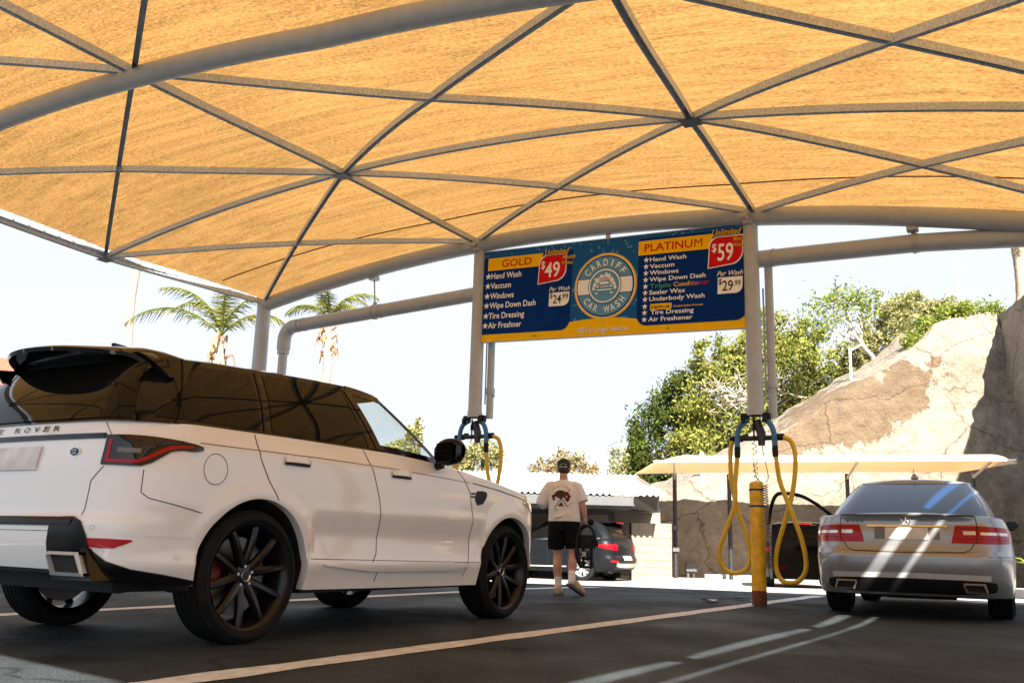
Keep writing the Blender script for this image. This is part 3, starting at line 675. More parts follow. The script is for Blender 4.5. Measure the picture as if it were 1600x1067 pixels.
        x = bx+(tx-bx)*t; y = by+(ty-by)*t
        y += e*(by/s.gb.w)**2; x += (-e*1.2 if q_ < .2 else (e*1.2 if q_ > .8 else 0))
        return Vector((x, sd*y, zb+(zt-zb)*t))
    def q_at(s, X, t):
        qs = np.linspace(.17, .78, 200); xs = [(1-t)*s.gb.atq(q)[0]+t*s.gt.atq(q)[0] for q in qs]; return float(np.interp(X, xs, qs))
    def house(s, m, holes=(), wind=None, nq=120, nt=26):
        # holes: polygons in (X,t) cut on both sides; wind: (qmin,t0,t1) windscreen hole
        qs = np.linspace(0, 1, nq); vs = []; fs = []
        def inside(px, pt, poly):
            c = False; j = len(poly)-1
            for i in range(len(poly)):
                (xi, yi), (xj, yj) = poly[i], poly[j]
                if (yi > pt) != (yj > pt) and px < (xj-xi)*(pt-yi)/(yj-yi)+xi: c = not c
                j = i
            return c
        mb = MB()
        for side in (1, -1):
            for i in range(nq-1):
                for j in range(nt):
                    qm = (qs[i]+qs[i+1])/2; tm = (j+.5)/nt
                    if wind and qm > wind[0] and wind[1] < tm < wind[2]: continue
                    if .25 < qm < .8:
                        x = (1-tm)*s.gb.atq(qm)[0]+tm*s.gt.atq(qm)[0]
                        if any(inside(x, tm, h) for h in holes): continue
                    fs.append((side, i, j))
        idx = {}
        def vid(side, i, j):
            if i in (0, nq-1): side = 1
            k = (side, i, j)
            if k not in idx: idx[k] = len(mb.v); mb.v.append(tuple(s.G(qs[i], j/nt, side)))
            return idx[k]
        for side, i, j in fs: mb.f.append((vid(side, i, j), vid(side, i+1, j), vid(side, i+1, j+1), vid(side, i, j+1)))
        # roof skin
        o = mb.obj('pillars', m, s.root, angle=40)
        return o
    def roof(s, name, m, bump=.08, n=14):
        qs = np.linspace(0, 1, 70); rows = []
        for q in qs:
            a = s.G(q, 1., -1); row = []
            for j in range(n+1):
                u = 2*j/n-1; e = (1-abs(u)**2.6); row.append(Vector((a.x, -a.y*u, a.z+bump*e*min(1, abs(a.y)/.4)*max(.0, math.sin(PI*min(1, .06+.94*q)))**.5)))
            rows.append(row)
        mb = MB(); mb.grid(rows); return mb.obj(name, m, s.root)
    def pane(s, corners, m, name, off=.003, side=-1, na=10, nb=8, parent=None):
        # corners BL, BR, TR, TL as (X,t) on the side
        (x0, t0), (x1, t1), (x2, t2), (x3, t3) = corners; rows = []
        for i in range(na+1):
            a = i/na; row = []
            for j in range(nb+1):
                b = j/nb; X = (1-b)*((1-a)*x0+a*x1)+b*((1-a)*x3+a*x2); t = (1-b)*((1-a)*t0+a*t1)+b*((1-a)*t3+a*t2)
                row.append(s.G(s.q_at(X, t), t, side, off))
            rows.append(row)
        mb = MB(); mb.grid(rows); return mb.obj(name, m, parent or s.root)
    def frame(s, corners, m, name, w=.02, off=.0055, side=-1):
        cs = list(corners)+[corners[0]]; mb = MB()
        cx_ = sum(c[0] for c in corners)/4; ct_ = sum(c[1] for c in corners)/4
        for (x0, t0), (x1, t1) in zip(cs[:-1], cs[1:]):
            rows = []
            for i in range(17):
                f = i/16; X, t = x0+(x1-x0)*f, t0+(t1-t0)*f; dx, dt = (x1-x0), (t1-t0)*.45; L = math.hypot(dx, dt); nx, nt = -dt/L*w, dx/L*w/.45
                rows.append([s.G(s.q_at(X+nx*k, t+nt*k), t+nt*k, side, off) for k in (-1.2, 1.2)])
            mb.grid(rows)
        return mb.obj(name, m, s.root)
    def qpane(s, q0, q1, t0, t1, m, name, off=.003, na=24, nb=10, parent=None):
        # pane across the centre line, q in -q..q (rear) or 1-.. (front)
        rows = []
        for i in range(na+1):
            a = -1+2*i/na; row = []
            for j in range(nb+1):
                t = t0+(t1-t0)*j/nb
                if q0 == 0: row.append(s.G(q1*abs(a), t, 1 if a > 0 else -1, 0)+Vector((-off, 0, off)))
                else: row.append(s.G(1-(1-q0)*abs(a), t, 1 if a > 0 else -1, 0)+Vector((off, 0, off)))
            rows.append(row)
        mb = MB(); mb.grid(rows); return mb.obj(name, m, parent or s.root)
    def patch(s, cols, m, name, off=.004, side=-1, parent=None, nz=7, step=.025, skirt=.012):
        # cols: (k, zlo, zhi) along the outline; densified; with a skirt into the body for thickness
        ks = [c[0] for c in cols]; out = []
        K = []
        for a, b in zip(cols[:-1], cols[1:]):
            n = max(1, int(abs(b[0]-a[0])/step))
            for i in range(n): t = i/n; K.append(tuple(a[j]+(b[j]-a[j])*t for j in range(3)))
        K.append(cols[-1])
        rows = []
        def col(c, o): return [s.P(c[0], c[1]+(c[2]-c[1])*j/nz, side, o) for j in range(nz+1)]
        def colfull(c): return [s.P(c[0], c[1], side, off-skirt)]+col(c, off)+[s.P(c[0], c[2], side, off-skirt)]
        e0 = [s.P(K[0][0], K[0][1]+(K[0][2]-K[0][1])*min(1, max(0, (j-1)/nz)), side, off-skirt) for j in range(nz+3)]
        e1 = [s.P(K[-1][0], K[-1][1]+(K[-1][2]-K[-1][1])*min(1, max(0, (j-1)/nz)), side, off-skirt) for j in range(nz+3)]
        rows = [e0]+[colfull(c) for c in K]+[e1]
        mb = MB(); mb.grid(rows); return mb.obj(name, m, parent or s.root)
    def line(s, pts, m='gap', w=.007, name='gap_or_crease_shade', off=.0015, side=-1, parent=None, close=False):
        # ribbon through (k,z) points
        P2 = []
        for (a, b) in zip(pts[:-1], pts[1:]):
            n = max(1, int(math.hypot(b[0]-a[0], b[1]-a[1])/.03))
            for i in range(n): P2.append((a[0]+(b[0]-a[0])*i/n, a[1]+(b[1]-a[1])*i/n))
        P2.append(pts[-1]); rows = []
        for i, p in enumerate(P2):
            a = P2[max(i-1, 0)]; b = P2[min(i+1, len(P2)-1)]; dx, dz = b[0]-a[0], b[1]-a[1]; L = math.hypot(dx, dz) or 1
            nx, nz_ = -dz/L*w/2, dx/L*w/2
            rows.append([s.P(p[0]+nx, p[1]+nz_, side, off), s.P(p[0]-nx, p[1]-nz_, side, off)])
        mb = MB(); mb.grid(rows); return mb.obj(name, m, parent or s.root)
def wheel(parent, x, y, r, w, rim_r, side, style, rim_m, caliper=None):
    """side -1: outer face towards -y"""
    root = bpy.data.objects.new('wheel', None); C.objects.link(root); root.parent = parent; root.location = (x, y, r); root.empty_display_size = .1
    o = side; hw = w/2
    prof = [(rim_r, -hw*.78), (rim_r+.012, -hw*.86), (rim_r+.05, -hw*.99), (r-.055, -hw*1.0), (r-.022, -hw*.90), (r-.005, -hw*.74)]
    for g in np.linspace(-.62, .62, 5):
        c = g*hw; prof += [(r, c-hw*.10), (r, c-.007), (r-.009, c-.005), (r-.009, c+.005), (r, c+.007)]
    prof += [(r, hw*.70), (r-.005, hw*.74), (r-.022, hw*.90), (r-.055, hw), (rim_r+.05, hw*.99), (rim_r+.012, hw*.86), (rim_r, hw*.78)]
    mb = MB(); mb.lathe(prof, 56); mb.obj('tyre', 'rubber', root, angle=25)
    rp = [(rim_r-.006, hw*.80), (rim_r+.006, hw*.86), (rim_r-.004, hw*.80), (rim_r-.022, hw*.6), (rim_r-.04, 0), (rim_r-.03, -hw*.7), (rim_r+.004, -hw*.84), (rim_r-.006, -hw*.8)]
    mb = MB(); mb.lathe([(a, b*o) for a, b in rp], 48)
    f0 = o*hw*.60                                     # spoke plane
    def spoke(a, half, r0, r1, w0, w1, d0, d1, th=.03):
        ca, sa = math.cos(a), math.sin(a)
        def pt(rr, lat, dep): return (rr*ca-lat*sa, dep, rr*sa+lat*ca)
        n = 6; vs = []; fs = []
        for i in range(n+1):
            t = i/n; rr = r0+(r1-r0)*t; lat = half*t; ww = (w0+(w1-w0)*t)/2; d = d0+(d1-d0)*t+o*.012*math.sin(PI*t)
            vs += [pt(rr, lat-ww, d-o*th), pt(rr, lat-ww, d-o*.006), pt(rr, lat-ww*.45, d+o*.006), pt(rr, lat+ww*.45, d+o*.006), pt(rr, lat+ww, d-o*.006), pt(rr, lat+ww, d-o*th)]
        for i in range(n):
            for j in range(6): fs.append((i*6+j, i*6+(j+1) % 6, i*6+6+(j+1) % 6, i*6+6+j))
        mb.add(vs, fs)
    if style == 'split':
        for i in range(5):
            a = PI/2+2*PI*i/5+.18
            for h in (-1, 1): spoke(a+h*.12, h*rim_r*.20, rim_r*.16, rim_r-.012, .056, .044, f0-o*.02, f0+o*.012, .035)
            spoke(a, 0, rim_r*.14, rim_r*.40, .075, .05, f0-o*.03, f0-o*.025, .03)
    elif style == 'ten':
        for i in range(10): spoke(2*PI*i/10+.1, 0, rim_r*.15, rim_r-.012, .05, .035, f0, f0+o*.01, .03)
    else:
        for i in range(5):
            a = PI/2+2*PI*i/5
            for h in (-1, 1): spoke(a+h*.16, h*rim_r*.10, rim_r*.18, rim_r-.01, .05, .065, f0-o*.015, f0+o*.012, .03)
    mb.lathe([(.0, f0-o*.005), (.03, f0-o*.005), (.034, f0-o*.012), (.072, f0-o*.018), (.082, f0-o*.05)], 24)
    mb.obj('rim', rim_m, root, angle=30)
    mb = MB(); mb.lathe([(.027, f0-o*.004), (.033, f0+o*.002), (.036, f0-o*.004)], 20)
    for i in range(5):
        a = 2*PI*i/5+.4; mb.tube([(.056*math.cos(a), f0-o*.03, .056*math.sin(a)), (.056*math.cos(a), f0-o*.008, .056*math.sin(a))], .009, 6)
    mb.obj('hub_cap', 'alloy', root)
    mb = MB(); mb.lathe([(.09, -o*hw*.05), (rim_r-.075, -o*hw*.05), (rim_r-.075, -o*hw*.20), (.09, -o*hw*.20)], 36); mb.obj('brake_disc', 'brake_disc', root)
    if caliper:
        mb = MB()
        a0, a1 = caliper
        for k in range(9):
            pass
        pr = []
        for i in range(9):
            a = a0+(a1-a0)*i/8; pr.append([((rim_r-.155)*math.cos(a), o*hw*.18, (rim_r-.155)*math.sin(a)), ((rim_r-.06)*math.cos(a), o*hw*.16, (rim_r-.06)*math.sin(a)), ((rim_r-.055)*math.cos(a), -o*hw*.22, (rim_r-.055)*math.sin(a))])
        mb.grid(pr); mb.obj('caliper', 'red_caliper', root)
    return root
def liner(parent, x, r, hz, y0, y1):
    mb = MB(); n = 20; rows = []
    for i in range(n+1):
        a = -.15+(PI+.3)*i/n; rows.append([(x+r*math.cos(a), y0, hz+r*math.sin(a)), (x+r*math.cos(a), y1, hz+r*math.sin(a)), (x+.1*math.cos(a), y1, hz+.1*math.sin(a))])
    mb.grid(rows); return mb.obj('wheel_liner', 'undertray', parent)
def letters_on(car, txt, k0, z, w, h, m, side=-1, off=.004, gap=.45, bold=.01, parent=None):
    """raised badge letters, one mesh, left-to-right with k decreasing offset; k0 = signed y of the left edge as seen from behind"""
    n = len(txt); cw = w/(n+(n-1)*gap); mb = MB(); x = k0
    for chx in txt:
        if chx != ' ':
            co, fs = text_in_box(chx, cw*(.3 if chx == 'I' else 1), h, bold=bold, extr=0.)
            vs = []
            for lay in (off, off-.004):
                for a, b, _ in co:
                    y = x-a; p = car.P(abs(y), z+b, 1 if y > 0 else -1, 0); vs.append(p+Vector((-lay, 0, 0)))
            N = len(co); mb.add(vs, [tuple(f) for f in fs])
        x -= cw*(1+gap)
    return mb.obj('badge_lettering', m, parent or car.root, smooth=False)

# ---- the white SUV
SX, SY, SYAW = -2.330, 6.21675, .54183710
def car_root(name, label, cat, x, y, yaw, z=0., group=None): return empty(name, label, cat, (x, y, z), PI/2-yaw, group)
suv = car_root('suv', 'large white SUV with black roof and black wheels parked nearest the camera', 'car', SX, SY, SYAW)
wd = pchip([.25, .38, .45, .52, .62, .80, .95, 1.06, 1.125, 1.14, 1.24], [.925, .955, .978, .968, .975, .992, .990, .982, .972, .962, .925])
dr = pchip([.3, .40, .5, .56, .66, .72, .80, .95, 1.05, 1.12, 1.24], [.10, .02, -.02, -.035, -.035, .0, .005, .012, .03, .045, .085])
df = pchip([.3, .4, .6, .8, .95, 1.05, 1.2], [-.06, -.02, .0, -.01, -.05, -.12, -.3])
ztop = pchip([-1.0, -.5, .5, 1.2, 1.75, 2.15, 2.5, 2.9, 3.2, 3.5, 3.8], [1.215, 1.222, 1.232, 1.232, 1.212, 1.182, 1.14, 1.085, 1.045, .995, .94])
zsl = pchip([-1.0, -.8, -.5, -.40, .42, .5, 2.35, 2.5, 3.3, 3.5, 3.8], [.42, .385, .345, .335, .30, .295, .285, .285, .32, .34, .36])
gb = Outline(-.935, 2.22, .915, (.40, .25), (.26, .16), .06, .10); gt = Outline(-.70, 1.46, .70, (.30, .18), (.12, .10), .05, .05)
zb = lambda x: ztop(x)-.004
zt = pchip([-.7, -.4, .1, .8, 1.1, 1.45], [1.60, 1.635, 1.665, 1.695, 1.70, 1.67])
car = Car(suv, Outline(-1.0, 3.78, .985, (.50, .30), (.62, .46), .07, .14), (0., 2.923), zsl, ztop, dr, df, wd, .452, .385, gb, gt, zb, zt, .022)
car.shell('white_paint'); car.cap('hood', 'white_paint', 1.9, 4, .06)
frontL = [(1.20, .07), (1.99, .05), (1.40, .90), (1.00, .94)]
car.house('black_gloss', [frontL], (.775, .05, .95))
car.roof('roof', 'black_gloss', .075)
for sd in (-1, 1):
    car.pane([(1.18, .04), (2.02, .02), (1.41, .93), (.98, .97)], 'clear_glass', 'window', .002, sd)
    car.pane([(.13, .06), (1.08, .06), (.90, .94), (.18, .93)], 'privacy_glass', 'window', .004, sd)
    car.pane([(-.72, .08), (.03, .07), (.08, .93), (-.36, .90)], 'privacy_glass', 'window', .004, sd)
car.qpane(.77, 1, .04, .96, 'clear_glass', 'windscreen', .002)
for sd in (-1, 1): car.frame([(1.19, .06), (1.99, .05), (1.41, .90), (1.00, .94)], 'black_gloss', 'window_surround', .024, .0055, sd)
car.qpane(0, .19, .03, .92, 'privacy_glass', 'rear_window', .006)
# bright belt strip and window surrounds
mbk = MB()
for sd in (-1, 1):
    rows = []
    for i in range(60):
        X = -.75+2.75*i/59; q = car.q_at(X, .0); rows.append([car.G(q, -.004, sd, .006), car.G(q, .045, sd, .007)])
    mbk.grid(rows)
mbk.obj('window_trim', 'black_gloss', suv)
for sd in (-1, 1):
    for X0, X1 in ((1.08, .94), (.06, .12)):
        mb = MB(); rows = [[car.G(car.q_at(X0+(X1-X0)*t-.006, t), t, sd, .0065), car.G(car.q_at(X0+(X1-X0)*t+.006, t), t, sd, .0065)] for t in np.linspace(.03, .96, 12)]; mb.grid(rows); mb.obj('window_gap', 'gap', suv)
# spoiler: wing with turned-down ends
rows = []
for i in range(41):
    u = -1+2*i/40; y = .685*u; a = abs(u)
    xl = -.52+.10*a**3; xt = -.975+.40*a**2.2; e = max(0, (a-.80)/.20)
    zt_ = 1.668-.030*a**2-.075*e**1.6; zl = 1.70-.02*a**2-.04*e
    p = []
    for x, z in ((xl, zl), ((xl+xt)/2, (zl+zt_)/2+.016), (xt+.03, zt_+.004), (xt, zt_-.010), (xt+.01, zt_-.032-.02*e), ((xl+xt)/2, (zl+zt_)/2-.045-.05*e), (xl+.08, zl-.075-.06*e), (xl, zl)): p.append((x, y, z))
    rows.append(p)
mb = MB(); mb.grid(rows); mb.obj('spoiler', 'black_gloss', suv, angle=45)
for sd in (-1, 1):
    rows = []
    for i in range(9):
        t = i/8; c0 = Vector((-.70+.135*t, sd*(.695+.078*t**.8), 1.622-.125*t**1.3)); w_ = .075*(1-.6*t); th = .018
        rows.append([c0+Vector((w_, -sd*.02, .006)), c0+Vector((w_*.5, sd*th, .004)), c0+Vector((-w_*.8, sd*th, -.004)), c0+Vector((-w_, -sd*.02, -.01)), c0+Vector((w_, -sd*.02, .006))])
    mb = MB(); mb.grid(rows); mb.obj('spoiler_fin', 'black_gloss', suv)
mb = MB(); mb.poly([(-.42, 0, 1.735), (-.18, 0, 1.755), (-.34, 0, 1.79), (-.43, 0, 1.795)], .03); mb.obj('antenna', 'black_gloss', suv)
# panel gaps on both flanks, plus dark ribbons painting crease shade
kx = car.k_of_x
for sd in (-1, 1):
    car.line([(kx(.99), 1.23), (kx(1.05), 1.10), (kx(1.13), .88), (kx(1.16), .66), (kx(1.15), .52), (kx(1.11), .47), (kx(1.18), .40), (kx(1.17), .33)], side=sd)
    car.line([(kx(-.04), 1.222), (kx(-.02), 1.08), (kx(.05), .95), (kx(.13), .838)], side=sd)
    car.line([(kx(2.15), 1.18), (kx(2.28), 1.02), (kx(2.33), .8), (kx(2.33), .55), (kx(2.27), .35)], side=sd)
    car.line([(kx(2.33), 1.09), (kx(2.7), 1.06), (kx(3.1), 1.01), (kx(3.3), .965)], side=sd, w=.008)
    car.line([(kx(-.5), 1.122), (kx(.5), 1.128), (kx(1.3), 1.122), (kx(2.3), 1.09)], side=sd, w=.004)  # dark ribbon paints the shade along the belt crease
    car.line([(kx(-.80), .95), (kx(-.80), .83), (kx(-.76), .80), (kx(-.44), .735)], side=sd, w=.005)
    car.line([(kx(.47), .487), (kx(2.46), .462)], side=sd, w=.004)  # dark ribbon paints the shade along the sill crease
    kf, zf = kx(-.37), .985
    car.line([(kf+.092*math.cos(a)*(1 if abs(math.cos(a)) < .7 else .97), zf+.088*math.sin(a)) for a in np.linspace(0, 2*PI, 30)], side=sd, w=.004, name='fuel_flap_gap')
    car.line([(car.k_of_y(.72), 1.205), (car.k_of_y(.765), 1.13)], side=sd, w=.004)
    car.line([(car.k_of_y(.76), .96), (car.k_of_y(.70), .88), (car.k_of_y(.69), .70)], side=sd, w=.005)
    # handles
    for X in (.30, 1.38):
        k = kx(X)
        mb = MB(); rows = [[car.P(kx(X-.115+.23*i/8), 1.074+.036*j/4, sd, .036*math.sin(PI*min(1, max(0, (i+.3)/8.6)))**.4) for j in range(5)] for i in range(9)]; mb.grid(rows)
        h = mb.obj('door_handle', 'white_paint', suv)
        car.patch([(kx(X-.115), 1.058, 1.074), (kx(X+.10), 1.058, 1.074)], 'black_plastic', 'handle_grip', .016, sd, h)
    car.patch([(kx(.60), .447, .455), (kx(1.1), .408, .462), (kx(2.1), .402, .455), (kx(2.30), .437, .446)], 'white_paint', 'sill_moulding', .016, sd)
    # fender vent
    v = car.patch([(kx(2.36), .955, .975), (kx(2.39), .915, 1.03), (kx(2.47), .93, 1.035), (kx(2.52), .975, 1.03), (kx(2.535), 1.0, 1.02)], 'black_plastic', 'fender_vent', .006, sd)
    for z in (1.0, .975): car.patch([(kx(2.30), z, z+.012), (kx(2.39), z, z+.012)], 'black_plastic', 'vent_fin', .008, sd, v)
    # tail lamp
    ky = car.k_of_y
    k1 = ky(.745); k2 = kx(-.80); k3 = kx(-.68); k4 = kx(-.50)
    tl = car.patch([(k1, .968, 1.128), (k1+.10, .966, 1.131), (k2-.02, .966, 1.130), (k2+.03, .985, 1.128), (k3, 1.055, 1.122), (k3+.06, 1.066, 1.118), (k4-.03, 1.066, 1.108), (k4+.02, 1.078, 1.098)], 'lamp_dark', 'tail_lamp', .010, sd)
    car.patch([(k1+.02, .995, 1.105), (k1+.036, .995, 1.105)], 'lamp_red', 'light_bar', .013, sd, tl, nz=2)
    car.patch([(k1+.02, .980, .996), (k2-.045, .982, .998), (k2+.0, .998, 1.02), (k3-.02, 1.062, 1.085), (k3+.05, 1.078, 1.092), (k4-.06, 1.085, 1.096)], 'lamp_red', 'light_bar', .0135, sd, tl, nz=2)
    car.patch([(k1+.07, 1.035, 1.06), (k1+.19, 1.035, 1.06)], 'recess', 'reverse_lamp', .013, sd, tl, nz=3)
    # headlamp sliver
    car.patch([(kx(3.15), .97, .985), (kx(3.35), .90, .975), (kx(3.6), .86, .95)], 'lamp_clear', 'headlamp', .008, sd)
    # bumper reflector, black corner trim, exhaust
    car.patch([(kx(-.945), .545, .585), (kx(-.90), .535, .585), (kx(-.855), .535, .583), (kx(-.81), .555, .581), (kx(-.78), .572, .58)], 'lamp_red', 'reflector', .006, sd)
    kk = ky(.60)
    car.patch([(ky(.50), .40, .68), (ky(.55), .39, .685), (ky(.66), .385, .688), (ky(.72), .38, .67), (ky(.76), .378, .60), (kx(-.93), .376, .53), (kx(-.89), .372, .47), (kx(-.80), .362, .43), (kx(-.62), .352, .40), (kx(-.46), .345, .37)], 'bumper_black', 'bumper_trim', .012, sd)
    car.line([(kx(-.93), .615), (kx(-.7), .605), (kx(-.45), .60)], m='white_paint', w=.012, name='bumper_crease', off=.003, side=sd)
    for X in (-.56, -.93): car.line([(kx(X)+.012*math.cos(a), (.49 if X > -.9 else .64)+.012*math.sin(a)) for a in np.linspace(0, 2*PI, 12)], m='grey_metal', w=.003, name='parking_sensor', side=sd)
    # exhaust: bright rounded trapezoid frame with a dark throat
    y0, y1 = .53, .83
    def trap(e, x): return [(x, sd*yy, zz) for yy, zz in ((y0+.035-e, .405-e), (y1-.015+e, .405-e), (y1-.075+e*.6, .498+e), (y0-.01-e, .498+e), (y0-.015-e, .485))]
    mb = MB(); a = trap(.014, -1.02); b = trap(-.002, -1.035); c = trap(-.004, -.90)
    n = 5; mb.add(a+b+c, [(i, (i+1) % n, n+(i+1) % n, n+i) for i in range(n)]+[(n+i, n+(i+1) % n, 2*n+(i+1) % n, 2*n+i) for i in range(n)])
    ex_ = mb.obj('exhaust_tip', 'grey_metal', suv, smooth=False)
    mb = MB(); mb.add(trap(-.003, -1.005), [(0, 1, 2, 3, 4)]); mb.obj('throat', 'gap', ex_, smooth=False)
    mb = MB(); mb.add(trap(.035, -.99)+trap(.03, -.80), [(0, 1, 2, 3, 4)]+[(i, (i+1) % 5, 5+(i+1) % 5, 5+i) for i in range(5)]); mb.obj('bumper_trim', 'black_gloss', suv, smooth=False)
ky = car.k_of_y
def across(z0, z1, y, m, name, off):           # patch running across the tailgate
    rows = [[car.P(abs(yy), z0+(z1-z0)*j/4, 1 if yy > 0 else -1)+Vector((-off, 0, 0)) for j in range(5)] for yy in np.linspace(-y, y, 41)]
    rows = [[Vector((p.x+.02, p.y, p.z)) for p in rows[0]]]+rows+[[Vector((p.x+.02, p.y, p.z)) for p in rows[-1]]]
    mb = MB(); mb.grid(rows); return mb.obj(name, m, suv)
across(1.112, 1.142, .74, 'black_gloss', 'tailgate_strip', .008)
across(.645, .692, .66, 'bumper_black', 'bumper_trim', .012)
across(.615, .618, .50, 'gap', 'gap_or_crease_shade', .002)
pl = across(.945, 1.075, .26, 'plate', 'number_plate', .014)
letters_on(car, 'RANGE ROVER', .625, 1.163, .985, .030, 'black_gloss', gap=.75, off=.007)
mb = MB(); c_ = car.P(.54, 1.04, -1)
mb.tube([c_+Vector((.004, 0, 0)), c_+Vector((-.008, 0, 0))], [(.026, .042), (.026, .042)], 24); bd = mb.obj('badge', 'chrome', suv)
mb = MB(); mb.tube([c_+Vector((-.004, 0, 0)), c_+Vector((-.0095, 0, 0))], [(.022, .037), (.022, .037)], 24); mb.obj('badge_face', 'dark_paint', bd)
for tx, zz in (('LAND', .004), ('ROVER', -.013)):
    co, fs = text_in_box(tx, .04, .011, bold=.02, extr=0.); mb = MB(); mb.add([(c_.x-.0102, c_.y+.02-a, c_.z+zz+b) for a, b, _ in co], fs); mb.obj('badge_lettering', 'alloy', bd, smooth=False)
# mirrors
for sd in (-1, 1):
    mb = MB(); rows = []
    for i in range(11):
        t = i/10; k = math.sin(PI*min(.98, max(.02, t)))**.30; cy = sd*(.95+.24*t); se = lambda v: math.copysign(abs(v)**.65, v)
        rows.append([(1.83+.02*t+.10*k*se(math.cos(a))*(1 if math.cos(a) > 0 else .40), cy, 1.285+.02*t+.105*k*se(math.sin(a))) for a in np.linspace(0, 2*PI, 25)])
    mb.grid(rows); mr = mb.obj('mirror', 'black_gloss', suv)
    mb = MB(); mb.tube([(1.85, sd*.88, 1.17), (1.87, sd*1.0, 1.20)], .03, 8); mb.obj('mirror_arm', 'black_gloss', mr)
    mb = MB(); mb.add([(1.772, sd*1.0, 1.215), (1.777, sd*1.155, 1.225), (1.777, sd*1.155, 1.365), (1.772, sd*1.0, 1.355)], [(0, 1, 2, 3)]); mb.obj('mirror_glass', 'privacy_glass', mr, smooth=False)
# wheels, liners, underside, interior
for X in (0., 2.923):
    for sd in (-1, 1):
        wheel(suv, X, sd*.835, .385, .285, .302, sd, 'split', 'rim_black', (PI*.80, PI*1.08)); liner(suv, X, .46, .385, sd*.93, sd*.60)
mb = MB(); mb.box((-.75, -.70, .30), (3.3, .70, .42)); mb.box((-.45, -.90, .31), (-.40, .90, .6)); mb.box((.50, -.88, .27), (2.38, .88, .42)); mb.box((-.96, -.5, .40), (-.7, .5, .48)); mb.obj('undertray', 'undertray', suv, smooth=False)
mb = MB(); mb.tube([(-.5, -.45, .37), (-.5, .45, .37)], .095, 16); mb.tube([(-.5, -.5, .36), (-.75, -.62, .40), (-.95, -.67, .45)], .04, 10); mb.tube([(-.5, .5, .36), (-.75, .62, .40), (-.95, .67, .45)], .04, 10); mb.tube([(-.4, .2, .33), (1.5, .2, .3)], .04, 8); mb.obj('muffler', 'muffler', suv)
mb = MB(); mb.tube([(0, -.7, .385), (0, .7, .385)], .05, 10); mb.tube([(.2, -.6, .27), (-.05, -.3, .30), (.2, 0, .30)], .035, 8); mb.tube([(.2, .6, .27), (-.05, .3, .30), (.2, 0, .30)], .035, 8); mb.tube([(-.28, -.52, .30), (-.22, -.5, .5)], .045, 8); mb.obj('axle', 'muffler', suv)
mb = MB(); mb.box((-.75, -.82, .95), (.95, .82, 1.30)); mb.box((.95, -.85, .7), (1.9, .85, .95)); mb.box((1.75, -.84, .8), (2.2, .84, 1.17)); mb.obj('interior', 'interior', suv, smooth=False)
for sd in (-1, 1):
    mb = MB(); mb.box((.86, sd*.40-.22, .9), (1.04, sd*.40+.22, 1.40), bev=.05); mb.box((.90, sd*.40-.11, 1.43), (1.0, sd*.40+.11, 1.60), bev=.035); mb.tube([(.95, sd*.40-.05, 1.38), (.95, sd*.40-.05, 1.46)], .008, 6); mb.obj('seat', 'leather', suv)

# ---- the silver sedan
sed = car_root('sedan', 'silver sedan with its front left door open parked right of the yellow bollard', 'car', 4.40, 10.30, .470)
wd = pchip([.15, .25, .45, .60, .68, .80, .92, 1.02], [.86, .895, .918, .927, .922, .915, .89, .84])
dr = pchip([.18, .28, .40, .55, .62, .66, .74, .85, .93, 1.0], [.14, .05, -.01, -.03, -.03, .015, .035, .05, .065, .05])
df = pchip([.2, .5, .8, 1.], [0, 0, -.05, -.3])
ztop = pchip([-1.2, -.9, -.4, .3, 1.5, 2.2, 3.0, 3.7], [.995, .985, .975, .965, .955, .93, .86, .72])
zsl = pchip([-1.2, -.9, -.5, -.35, .4, 2.5, 3.2, 3.7], [.235, .23, .23, .24, .22, .20, .22, .24])
gb = Outline(-.66, 2.30, .80, (.36, .24), (.7, .25), .10, .12); gt = Outline(.36, 1.42, .575, (.22, .16), (.30, .16), .06, .06)
zt = pchip([.2, .5, .9, 1.45], [1.385, 1.415, 1.425, 1.40])
car2 = Car(sed, Outline(-1.12, 3.72, .927, (.62, .36), (.95, .52), .10, .12), (0., 2.874), zsl, ztop, dr, df, wd, .365, .325, gb, gt, lambda x: ztop(x)+.008, zt, .03, .8)
car2.shell('silver_paint'); car2.cap('hood', 'silver_paint', 1.9, 4, .06); car2.cap('boot_lid', 'silver_paint', -2, -.2, .02)
frontS = [(.95, .06), (1.98, .05), (1.36, .92), (1.0, .94)]
car2.house('silver_paint', [frontS], (.83, .06, .93)); car2.roof('roof', 'silver_paint', .05)
car2.qpane(.83, 1, .05, .94, 'clear_glass', 'windscreen', .003)
rw = car2.qpane(0, .20, .04, .95, 'rear_glass', 'rear_window', .005)
mb = MB()                                         # black seal round the rear glass
for t0, t1 in ((.955, .975), (.015, .04)):
    mb.grid([[car2.G(.205*abs(a), t, 1 if a > 0 else -1)+Vector((-.005, 0, .004)) for t in (t0, t1)] for a in np.linspace(-1, 1, 25)])
mb.obj('window_seal', 'gap', rw)
for sd in (-1, 1):
    if sd < 0: car2.pane([(.93, .04), (2.0, .03), (1.37, .94), (.98, .96)], 'tint_glass', 'window', .003, sd)
    car2.pane([(-.10, .06), (.85, .05), (.88, .94), (.42, .92)], 'privacy_glass', 'window', .005, sd)
kx = car2.k_of_x; ky = car2.k_of_y
